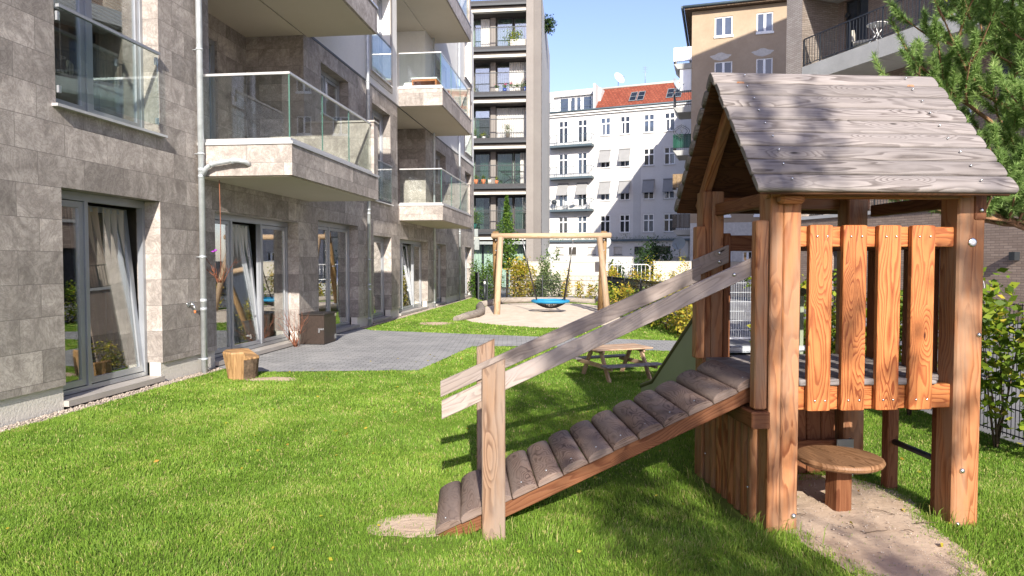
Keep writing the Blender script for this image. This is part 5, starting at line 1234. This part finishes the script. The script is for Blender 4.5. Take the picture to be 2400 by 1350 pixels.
# ------------------------------------------------------------------ shrubs and trees
def cloud(n, rx, ry, h, z0=0.0, clumps=9, seed=1, tight=.33):
    g = np.random.default_rng(seed); cc = g.random((clumps, 3))*2-1; cc[:, :2] *= .75
    idx = g.integers(0, clumps, n); p = cc[idx]+g.normal(size=(n, 3))*tight
    return np.stack([p[:, 0]*rx, p[:, 1]*ry, z0+(p[:, 2]*.5+.5)*h], 1)
def shrub(loc, h, rx, mat, n, label, group=None, seed=1, size=.07, stems=6, clumps=14, z0=.2, name='shrub', tight=.3, flat=.6, asp=.6, cat='shrub'):
    e = empty(name, loc, (seed*1.7) % 6.28, label, cat, group); r = random.Random(seed); C = cloud(n, rx, rx*.8, h-z0, z0, clumps, seed, tight)
    C = C[C[:, 2] > .04]; leaves(C, size, mat, 'foliage', e, flat, asp=asp)
    m = MB()
    for i in range(stems):
        tgt = C[r.randrange(len(C))]; b = Vector((r.uniform(-.1, .1)*rx*2, r.uniform(-.1, .1)*rx, -.03)); t_ = Vector(tgt); t_.z = max(t_.z, h*.6)
        m.tube([b, b*.6+t_*.4+Vector((r.gauss(0, .03), r.gauss(0, .03), 0)), t_], [.014, .009, .004], 5)
    m.build('stem', 'bark', e); return e
GH = 'young hedge shrubs along the right mesh fence'
YH = 'yellowing shrubs along the far mesh fence'
hy = [(5.6, 1.30, .30), (6.15, 1.42, .34), (6.75, 1.50, .32), (7.4, 1.35, .34), (8.0, 1.50, .36), (8.7, 1.28, .34), (9.4, 1.42, .36), (10.2, 1.30, .36), (11.1, 1.40, .38)]
wh = ['nearest', 'second', 'third', 'fourth', 'fifth', 'sixth', 'seventh', 'eighth', 'ninth']
for i, (y, h, rx) in enumerate(hy):
    shrub((fence_x(y)-.30, y, 0), h, rx, 'leaf_lime', 620, 'yellow-green young hedge shrub, %s from the front right corner along the near fence' % wh[i], GH, seed=20+i, size=.085, stems=4, clumps=16, z0=.35, tight=.22)
for i, (y, h, rx, mt_) in enumerate(((15.0, 1.05, .40, 'leaf_yellow'), (15.9, 1.15, .5, 'leaf_yellow'), (16.9, 1.0, .5, 'leaf_lime'), (18.0, .8, .45, 'leaf_yellow'), (20.0, .75, .4, 'leaf_lime'), (22.5, .85, .5, 'leaf_yellow'), (24.8, 1.0, .5, 'leaf_lime'))):
    shrub((fence_x(y)-.42, y, 0), h, rx, mt_, 800, 'dense low shrub, %s beyond the gate along the right fence' % wh[i], 'low shrubs beyond the gate along the right fence', seed=40+i, size=.075, stems=5, clumps=18, z0=.08, tight=.28)
for i, (x, y, h, rx, mt_, n, lab) in enumerate((
        (-1.65, 32.9, 1.5, .45, 'leaf_green', 900, 'green leafy shrub against the end of the stone building'), (-.95, 32.0, 1.55, .5, 'leaf_green', 900, 'green shrub directly left of the yellow bush behind the swing'),
        (.28, 31.7, 1.62, .62, 'leaf_yellow', 1500, 'dense bright yellow bush behind the left swing posts'), (.95, 32.2, 1.3, .4, 'leaf_yellow', 600, 'smaller yellow bush merging into the grey-green one'),
        (1.45, 31.3, 1.62, .50, 'leaf_silver', 1200, 'feathery grey-green bush behind the nest swing'), (2.0, 31.4, 1.15, .38, 'leaf_silver', 500, 'low feathery bush at the foot of the road sign'),
        (2.35, 30.0, 1.35, .22, 'leaf_yellow', 150, 'thin sparse yellow sapling in front of the cream wall'), (2.95, 29.7, .9, .28, 'leaf_yellow', 130, 'low sparse yellow sapling right of the swing seat'), (3.45, 29.6, .8, .22, 'leaf_yellow', 110, 'smallest yellow sapling beside the right swing posts'),
        (4.5, 30.9, 1.35, .45, 'leaf_yellow', 600, 'yellow bush just right of the swing frame'), (5.0, 30.2, .95, .5, 'leaf_lime', 480, 'low mixed green bush below the left crowd barrier'), (5.6, 30.6, 1.2, .42, 'leaf_yellow', 380, 'yellow bush below the gap between the crowd barriers'),
        (6.4, 31.0, 1.75, .45, 'leaf_yellow', 420, 'tall yellow shrub in front of the notice on the barrier'), (7.1, 29.5, 1.2, .5, 'leaf_yellow', 420, 'yellow shrub right of the crowd barriers'), (7.7, 30.5, 1.75, .22, 'leaf_yellow', 110, 'slender yellow sapling in front of the right cream wall'),
        (4.05, 28.6, .8, .4, 'leaf_green', 420, 'low green bush behind the right bollard light'))):
    shrub((x, y, 0), h, rx, mt_, int(n*1.9), lab, None, seed=60+i, size=.10, z0=.05, clumps=16, tight=.28, stems=6)
# slim columnar tree with stake in front of the dark block
T1 = empty('columnar_tree', (-.25, 32.6, 0), 0, 'slim columnar green tree with a wooden stake behind the left swing posts', 'tree')
g = rng; n = 3600; z = 1.4+3.5*g.random(n)**1.15; rad = np.interp(z, [1.3, 1.9, 2.8, 3.3, 3.9, 4.5, 5.0], [.15, .48, .55, .42, .22, .10, .03]); a_ = g.random(n)*6.28; rr_ = rad*np.sqrt(g.random(n))*(1+.3*np.sin(a_*3+z*5))
leaves(np.stack([rr_*np.cos(a_), rr_*np.sin(a_), z], 1), .11, 'leaf_green', 'crown', T1, .6)
m = MB(); m.tube([(0, 0, -.1), (.02, 0, 1.5), (0, .02, 3.2), (.01, 0, 4.7)], [.05, .04, .025, .008], 8)
for k in range(14): zz_ = 1.5+k*.2; t = k*2.4; m.tube([(0, 0, zz_), (math.cos(t)*.2, math.sin(t)*.2, zz_+.3)], [.012, .004], 4)
m.build('trunk', 'bark', T1)
m = MB(); m.tube([(.35, -.2, -.1), (.35, -.2, 1.45)], .035, 8); m.beam((-.1, -.2, 1.40), (.40, -.2, 1.40), .03, .05); m.build('stake', 'debarked', T1)
shrub((9.3, 45.5, 0), 2.75, 1.15, 'leaf_dark', 4200, 'large dark round bush in front of the concrete retaining wall', None, seed=90, size=.16, z0=.1, clumps=40, tight=.25, name='bush', cat='bush')
shrub((5.7, 38.2, 0), 1.5, .6, 'leaf_dark', 1200, 'dark green bush seen through the left crowd barrier', None, seed=91, size=.14, z0=.1, clumps=20, tight=.25, name='bush', cat='bush')
shrub((2.35, 38.5, 0), 2.3, .45, 'leaf_green', 600, 'small bright green bush top above the left end of the cream wall', None, seed=93, size=.12, z0=.2, clumps=12, tight=.25, name='bush', cat='bush')
e = plant(tuple(rb(-5.75, -.9, 9.36)), 1.5, .75, 'leaf_lime', 1100, 'dark_panel', 'leafy bush in a dark tub behind the railing of the concrete balcony', ph=.5, pr=.4, size=.15)
e = plant(tuple(rb(-4.9, -.55, 5.9)), 1.0, .28, 'leaf_lime', 420, None, 'small bright green conifer beside the pine branches', 'small_conifer', size=.10, cat='conifer')

# Scots pine behind the fence on the right
def pine(loc, label, limbs, seed, trunk, tuft=.18, name='pine_tree'):
    r = random.Random(seed); e = empty(name, loc, 0, label, 'pine'); m = MB(); m.tube(trunk[0], trunk[1], 10)
    tips = []
    def grow(p, d, L, rad, lev):
        pts = [p]; q = p.copy(); dd = d.normalized(); n_ = 6
        for k in range(n_):
            dd = (dd+Vector((r.gauss(0, .10), r.gauss(0, .10), r.gauss(.05, .06)))).normalized(); q = q+dd*L/n_; pts.append(q.copy())
        m.tube(pts, [rad*(1-.13*k) for k in range(n_+1)], 6 if rad > .012 else 4, cap=False)
        if lev == 2:
            for k in range(2, n_+1): tips.append((pts[k], (pts[k]-pts[k-1]).normalized()))
        else:
            nb = (7 if L > 1.7 else 5) if lev == 0 else 4
            for k in range(nb):
                j = 1+int((k+r.random()*.8)*(n_-1)/nb); j = min(j, n_-1)
                side = dd.cross(Vector((0, 0, 1))).normalized()*(1 if k % 2 else -1)
                grow(pts[j], (dd*.75+side*r.uniform(.5, .9)+Vector((0, 0, r.uniform(.0, .45)))), min(L, 1.9)*r.uniform(.34, .52), rad*.5, lev+1)
            grow(pts[-1], dd+Vector((0, 0, .15)), L*.4, rad*.4, 2)
    for p, d, L, rad in limbs: grow(Vector(p), Vector(d), L, rad, 0)
    m.build('trunk', 'pine_bark', e)
    V, F, T = [], [], []; g = np.random.default_rng(seed)
    for p, d in tips:
        k = 80; p = np.array(p); d = np.array(d); b = g.normal(size=(k, 3))*.62+d*.75; b /= np.linalg.norm(b, axis=1)[:, None]
        base = p-d*g.random(k)[:, None]*tuft*.75; L = tuft*(.45+.4*g.random(k))[:, None]*.75; s = np.cross(b, g.normal(size=(k, 3))); s /= np.linalg.norm(s, axis=1)[:, None]
        wv = .0042*(1+g.random(k))[:, None]; V.append(np.stack([base-s*wv, base+s*wv, base+b*L], 1)); T.append(np.clip(g.normal(.5, .2, k)+g.normal(0, .12), 0, 1))
    V = np.concatenate(V).reshape(-1, 3); npmesh('needles', V, np.arange(len(V)).reshape(-1, 3), 'needles', np.concatenate(T), e); return e
lm = []
tr_pts = [(0, 0, -.1), (-.05, 0, 1.5), (.02, .05, 3.0), (-.1, 0, 4.2), (-.05, 0, 5.6), (.1, 0, 7.0)]
for z, yaw, el, L in ((2.15, 172, 3, 1.55), (2.45, 190, 6, 1.6), (2.6, 178, 14, 1.3), (2.05, 182, 4, 1.5), (2.2, 205, 0, 1.25), (2.2, 15, 0, 1.6), (2.35, 250, 10, 1.1), (2.75, 165, 22, 1.8), (3.0, 190, 24, 1.75), (3.0, 230, 15, 1.3), (3.2, 340, 20, 1.5), (3.35, 178, 35, 1.9), (3.6, 215, 30, 1.6), (3.7, 260, 20, 1.4), (3.9, 172, 40, 1.7), (4.1, 195, 35, 1.5), (4.3, 20, 35, 1.5), (4.5, 160, 42, 1.5), (4.7, 185, 48, 1.5), (4.8, 240, 35, 1.4), (5.0, 290, 40, 1.2), (5.3, 120, 45, 1.1), (5.6, 200, 55, 1.2), (5.9, 30, 55, 1.0), (6.2, 100, 60, .9)):
    a = R(yaw); lm.append(((-.03, 0, z), (math.cos(a)*math.cos(R(el)), math.sin(a)*math.cos(R(el)), math.sin(R(el))), L*(1.22 if 145 < yaw < 265 else .9), .034 if not 145 < yaw < 265 else .042))
pine((7.35, 9.3, 0), 'bushy pine with reddish limbs behind the play house roof, beyond the right fence', lm, 5, (tr_pts, [.10, .09, .075, .06, .045, .02]))

# ------------------------------------------------------------------ grass
from math import floor
def inpoly(x, y, P):
    c = np.zeros(len(x), bool); n = len(P); j = n-1
    for i in range(n):
        xi, yi = P[i]; xj, yj = P[j]; q = ((yi > y) != (yj > y)) & (x < (xj-xi)*(y-yi)/((yj-yi) or 1e-9)+xi); c ^= q; j = i
    return c
def vnoise(x, y, s, seed):
    g = np.random.default_rng(seed); G_ = g.random((64, 64)); X = x*s; Y = y*s; i = np.floor(X).astype(int); j = np.floor(Y).astype(int); u = X-i; v = Y-j; u = u*u*(3-2*u); v = v*v*(3-2*v)
    f = lambda a, b: G_[a % 64, b % 64]
    return (f(i, j)*(1-u)+f(i+1, j)*u)*(1-v)+(f(i, j+1)*(1-u)+f(i+1, j+1)*u)*v
def make_grass():
    Vs, Ts = [], []
    TP = inpoly
    for (y0, y1, dens, wb, hb) in ((2.4, 5.2, 15000, .0020, .037), (5.2, 7.5, 9500, .0028, .036), (7.5, 11, 5000, .0043, .036), (11, 16, 2200, .0072, .037), (16, 33.5, 750, .013, .04)):
        xa, xb = max(-6.3, -1.0*y1*.9), min(fence_x(y0), .95*y1); n = int((xb-xa)*(y1-y0)*dens)
        x = rng.uniform(xa, xb, n); y = rng.uniform(y0, y1, n)
        keep = (x > FO[0]+.19+y*math.tan(PSI)+.03) & (x < 4.88-.035*y) & inpoly(x, y, LAWN)
        keep &= ~inpoly(x, y, TERR) & ~inpoly(x, y, shrinkp(PIT, 1.0))
        for Q, k0 in ((HS, .93), (DIRT, .85), (DIRT2, .8), (DIRT3, .8)):
            wx = (vnoise(x, y, 9, 21)-.5)*.16+(vnoise(x, y, 31, 22)-.5)*.05; wy = (vnoise(x, y, 9, 23)-.5)*.16+(vnoise(x, y, 31, 24)-.5)*.05
            inn = inpoly(x+wx, y+wy, shrinkp(Q, k0-.06)); edge = inpoly(x+wx, y+wy, shrinkp(Q, 1.10)) & ~inn; keep &= ~(inn & (rng.random(n) < .988)); keep &= ~(edge & (rng.random(n) < .62))
        lx = (x-HO[0])*math.cos(HR)+(y-HO[1])*math.sin(HR); ly = -(x-HO[0])*math.sin(HR)+(y-HO[1])*math.cos(HR)
        shade = (lx > -1.3) & (lx < .1) & (ly > -.35) & (ly < 1.1)               # trodden thin turf beside the log wall
        keep &= ~(shade & (rng.random(n) < .45) & (vnoise(x, y, 3.1, 8) > .45))
        keep &= ~((lx > -.1) & (lx < .12) & (ly > .12) & (ly < 1.2))
        x, y = x[keep], y[keep]; n = len(x)
        p1_ = vnoise(x, y, 1.1, 1); p2_ = vnoise(x, y, 4.3, 2); p3_ = vnoise(x, y, 13, 3)
        thin = rng.random(n) < (.55+.6*p2_); x, y, p1_, p2_, p3_ = x[thin], y[thin], p1_[thin], p2_[thin], p3_[thin]; n = len(x)
        h = hb*(.55+.5*rng.random(n))*(.65+.5*p1_+.35*p3_); wd = wb*(.7+.6*rng.random(n))
        lx = (x-HO[0])*math.cos(HR)+(y-HO[1])*math.sin(HR); ly = -(x-HO[0])*math.sin(HR)+(y-HO[1])*math.cos(HR)
        tall = ((np.abs(lx+.02) < .12) & (ly > -.2) & (ly < 1.2)) | ((np.hypot(lx-.14, ly) < .28)) | (np.hypot(lx-1.22, ly) < .26) | (np.hypot(lx+1.6, ly-.0) < .22) | ((np.abs(ly-.05) < .16) & (lx > -2.1) & (lx < -1.1))
        tl = tall & (rng.random(n) < .07); h[tl] *= 2.2+2.2*rng.random(tl.sum())
        a = rng.random(n)*6.283; lean = h*(.25+.75*rng.random(n)); da = vnoise(x, y, 2.2, 5)*9
        dx, dy = np.cos(a)*.7+np.cos(da)*.5, np.sin(a)*.7+np.sin(da)*.5; pa = rng.random(n)*6.283; sx, sy = np.cos(pa)*wd, np.sin(pa)*wd
        z0 = np.full(n, -.004); b0 = np.stack([x-sx, y-sy, z0], 1); b1 = np.stack([x+sx, y+sy, z0], 1)
        mx = x+dx*lean*.35; my = y+dy*lean*.35; mz = h*.6; m0 = np.stack([mx-sx*.8, my-sy*.8, mz], 1); m1 = np.stack([mx+sx*.8, my+sy*.8, mz], 1)
        tp = np.stack([x+dx*lean, y+dy*lean, h*(.95-.25*rng.random(n))], 1)
        Vs.append(np.stack([b0, b1, m1, m0, m0, m1, tp, tp], 1)); t_ = np.clip(.22+.38*p1_+.22*(p2_-.5)+rng.normal(0, .17, n), 0, .93); dry = rng.random(n) < .05+.10*(p2_ > .72); t_[dry] = .93+.07*rng.random(dry.sum()); Ts.append(t_)
    V = np.concatenate(Vs); n = len(V); T = np.concatenate(Ts)
    base = V[:, :4].reshape(-1, 3); tips = V[:, 4:7].reshape(-1, 3)
    # quads for the lower half, triangles for the tip (as two meshes' worth of faces in one object)
    allv = np.concatenate([base, tips]); me = bpy.data.meshes.new('grass'); me.vertices.add(len(allv)); me.vertices.foreach_set('co', allv.astype(np.float32).ravel())
    me.loops.add(7*n); me.loops.foreach_set('vertex_index', np.arange(7*n, dtype=np.int32)); me.polygons.add(2*n)
    me.polygons.foreach_set('loop_start', np.concatenate([np.arange(n)*4, 4*n+np.arange(n)*3]).astype(np.int32)); me.update(calc_edges=True)
    at_ = me.attributes.new('tint', 'FLOAT', 'FACE'); at_.data.foreach_set('value', np.concatenate([T, T]).astype(np.float32))
    me.materials.append(MT['grass']); o = bpy.data.objects.new('grass', me); COL.objects.link(o); print('blades', n)
    return tag(o, 'short sunlit green lawn grass', 'grass', kind='stuff')
make_grass()
# pebbles in the strip along the facade
n = 5200; s_ = rng.uniform(5.5, 34, n); s_ = 5.5+(s_-5.5)**1.0; nn = rng.uniform(.02, .20, n); k = (nn > .04); V, F = [], []
oc = np.array([(1, 0, 0), (0, 1, 0), (-1, 0, 0), (0, -1, 0), (0, 0, 1), (0, 0, -1)], float); of = np.array([(0, 1, 4), (1, 2, 4), (2, 3, 4), (3, 0, 4), (1, 0, 5), (2, 1, 5), (3, 2, 5), (0, 3, 5)])
pc = np.array([list(fw(a, b, .012)) for a, b in zip(s_, nn)]); inn = inpoly(pc[:, 0], pc[:, 1], TERR); pc = pc[~inn]; n = len(pc)
sz = rng.uniform(.008, .020, (n, 1, 3))*np.array([1, 1, .7]); vv = oc[None]*sz*(1+.35*rng.normal(size=(n, 6, 1)))+pc[:, None]
npmesh('pebbles', vv.reshape(-1, 3), (of[None]+6*np.arange(n)[:, None, None]).reshape(-1, 3), 'pebble')['kind'] = 'stuff'
bpy.data.objects['pebbles']['label'] = 'pale gravel strip along the foot of the stone building'; bpy.data.objects['pebbles']['category'] = 'gravel'

# ------------------------------------------------------------------ the tree behind the camera that dapples the play house and the turf
def shade_tree():
    e = empty('birch_tree', (2.3, -5.0, 0), 0, 'loose leafy tree behind the camera that throws the dappled shade', 'tree')
    cl = [(2.0, 4.72, .36), (1.62, 4.95, .17), (1.9, 5.5, .36), (1.42, 5.62, .24), (1.65, 6.35, .30), (2.2, 6.4, .30), (1.22, 6.02, .17), (1.8, 7.05, .30), (2.35, 7.2, .20), (1.35, 6.75, .2),
          (2.72, 8.05, .11), (2.92, 7.55, .12), (2.62, 7.62, .09), (2.78, 7.2, .17), (2.52, 6.05, .12), (2.56, 5.28, .13), (3.68, 5.5, .16), (3.02, 6.15, .13), (3.38, 5.85, .13), (2.4, 4.3, .3), (3.0, 4.45, .25),
          (3.9, 6.6, .25), (1.6, 7.5, .25), (3.0, 7.75, .10), (1.95, 6.0, .10), (1.1, 6.45, .14)]
    C = []; m = MB(); m.tube([(0, 0, -.1), (.05, 0, 2.0), (.1, .05, 4.0), (.2, 0, 6.5), (.35, 0, 8.8)], [.16, .13, .10, .06, .02], 10)
    for i, (x, z, r_) in enumerate(cl):
        n = int(430*r_*r_/.09); g = rng.normal(size=(n, 3))*np.array([r_*.55, .30, r_*.55]); C.append(g+np.array([x-2.3, .1, z]))
        zb = max(2.2, z-1.0-abs(x-2.4)*.6); m.tube([(.1, 0, zb), ((x-2.3)*.5, .02, (zb+z)/2+.05), (x-2.3, .1, z)], [.022, .014, .006], 5)
    leaves(np.concatenate(C), .085, 'leaf_green', 'crown', e, .8, asp=.7); m.build('trunk', 'bark', e)
shade_tree()

# fallen leaves and bits of straw scattered on turf, sand and paving
n = 260; x = rng.uniform(-3.5, 4.6, n); y = rng.uniform(3.4, 12.5, n); zz_ = np.full(n, .030)
inn = inpoly(x, y, HS) | inpoly(x, y, TERR); zz_[inn] = .028; zz_[inpoly(x, y, TERR)] = .022
tag(leaves(np.stack([x, y, zz_], 1), .038, 'leaf_yellow', 'fallen_leaves', None, .12), 'scattered small yellow fallen leaves on the turf', 'fallen leaves', kind='stuff')
m = MB()
for i in range(9):
    cx, cy = hw(random.uniform(.35, 1.0), random.uniform(-.3, .85)); a = random.random()*3.14; L = random.uniform(.05, .16); p = Vector((cx, cy, .034)); d = Vector((math.cos(a), math.sin(a), 0))
    m.tube([p, p+d*L*.5+Vector((.008, .006, .004)), p+d*L], [.003, .0025, .0015], 4)
tag(m.build('fallen_twigs', 'bark'), 'thin dry twigs lying on the sand under the play house', 'twigs', kind='stuff')
n = 900; P_ = np.array(HS); x = rng.uniform(P_[:, 0].min(), P_[:, 0].max(), n); y = rng.uniform(P_[:, 1].min(), P_[:, 1].max(), n); k = inpoly(x, y, HS); x, y = x[k], y[k]; n = len(x)
sz = rng.uniform(.002, .0065, (n, 1, 3)); vv = oc[None]*sz*(1+.3*rng.normal(size=(n, 6, 1)))+np.stack([x, y, np.full(n, .030)], 1)[:, None]
tag(npmesh('sand_grit', vv.reshape(-1, 3), (of[None]+6*np.arange(n)[:, None, None]).reshape(-1, 3), 'pebble'), 'coarse grit on the worn sand under the play house', 'grit', kind='stuff')
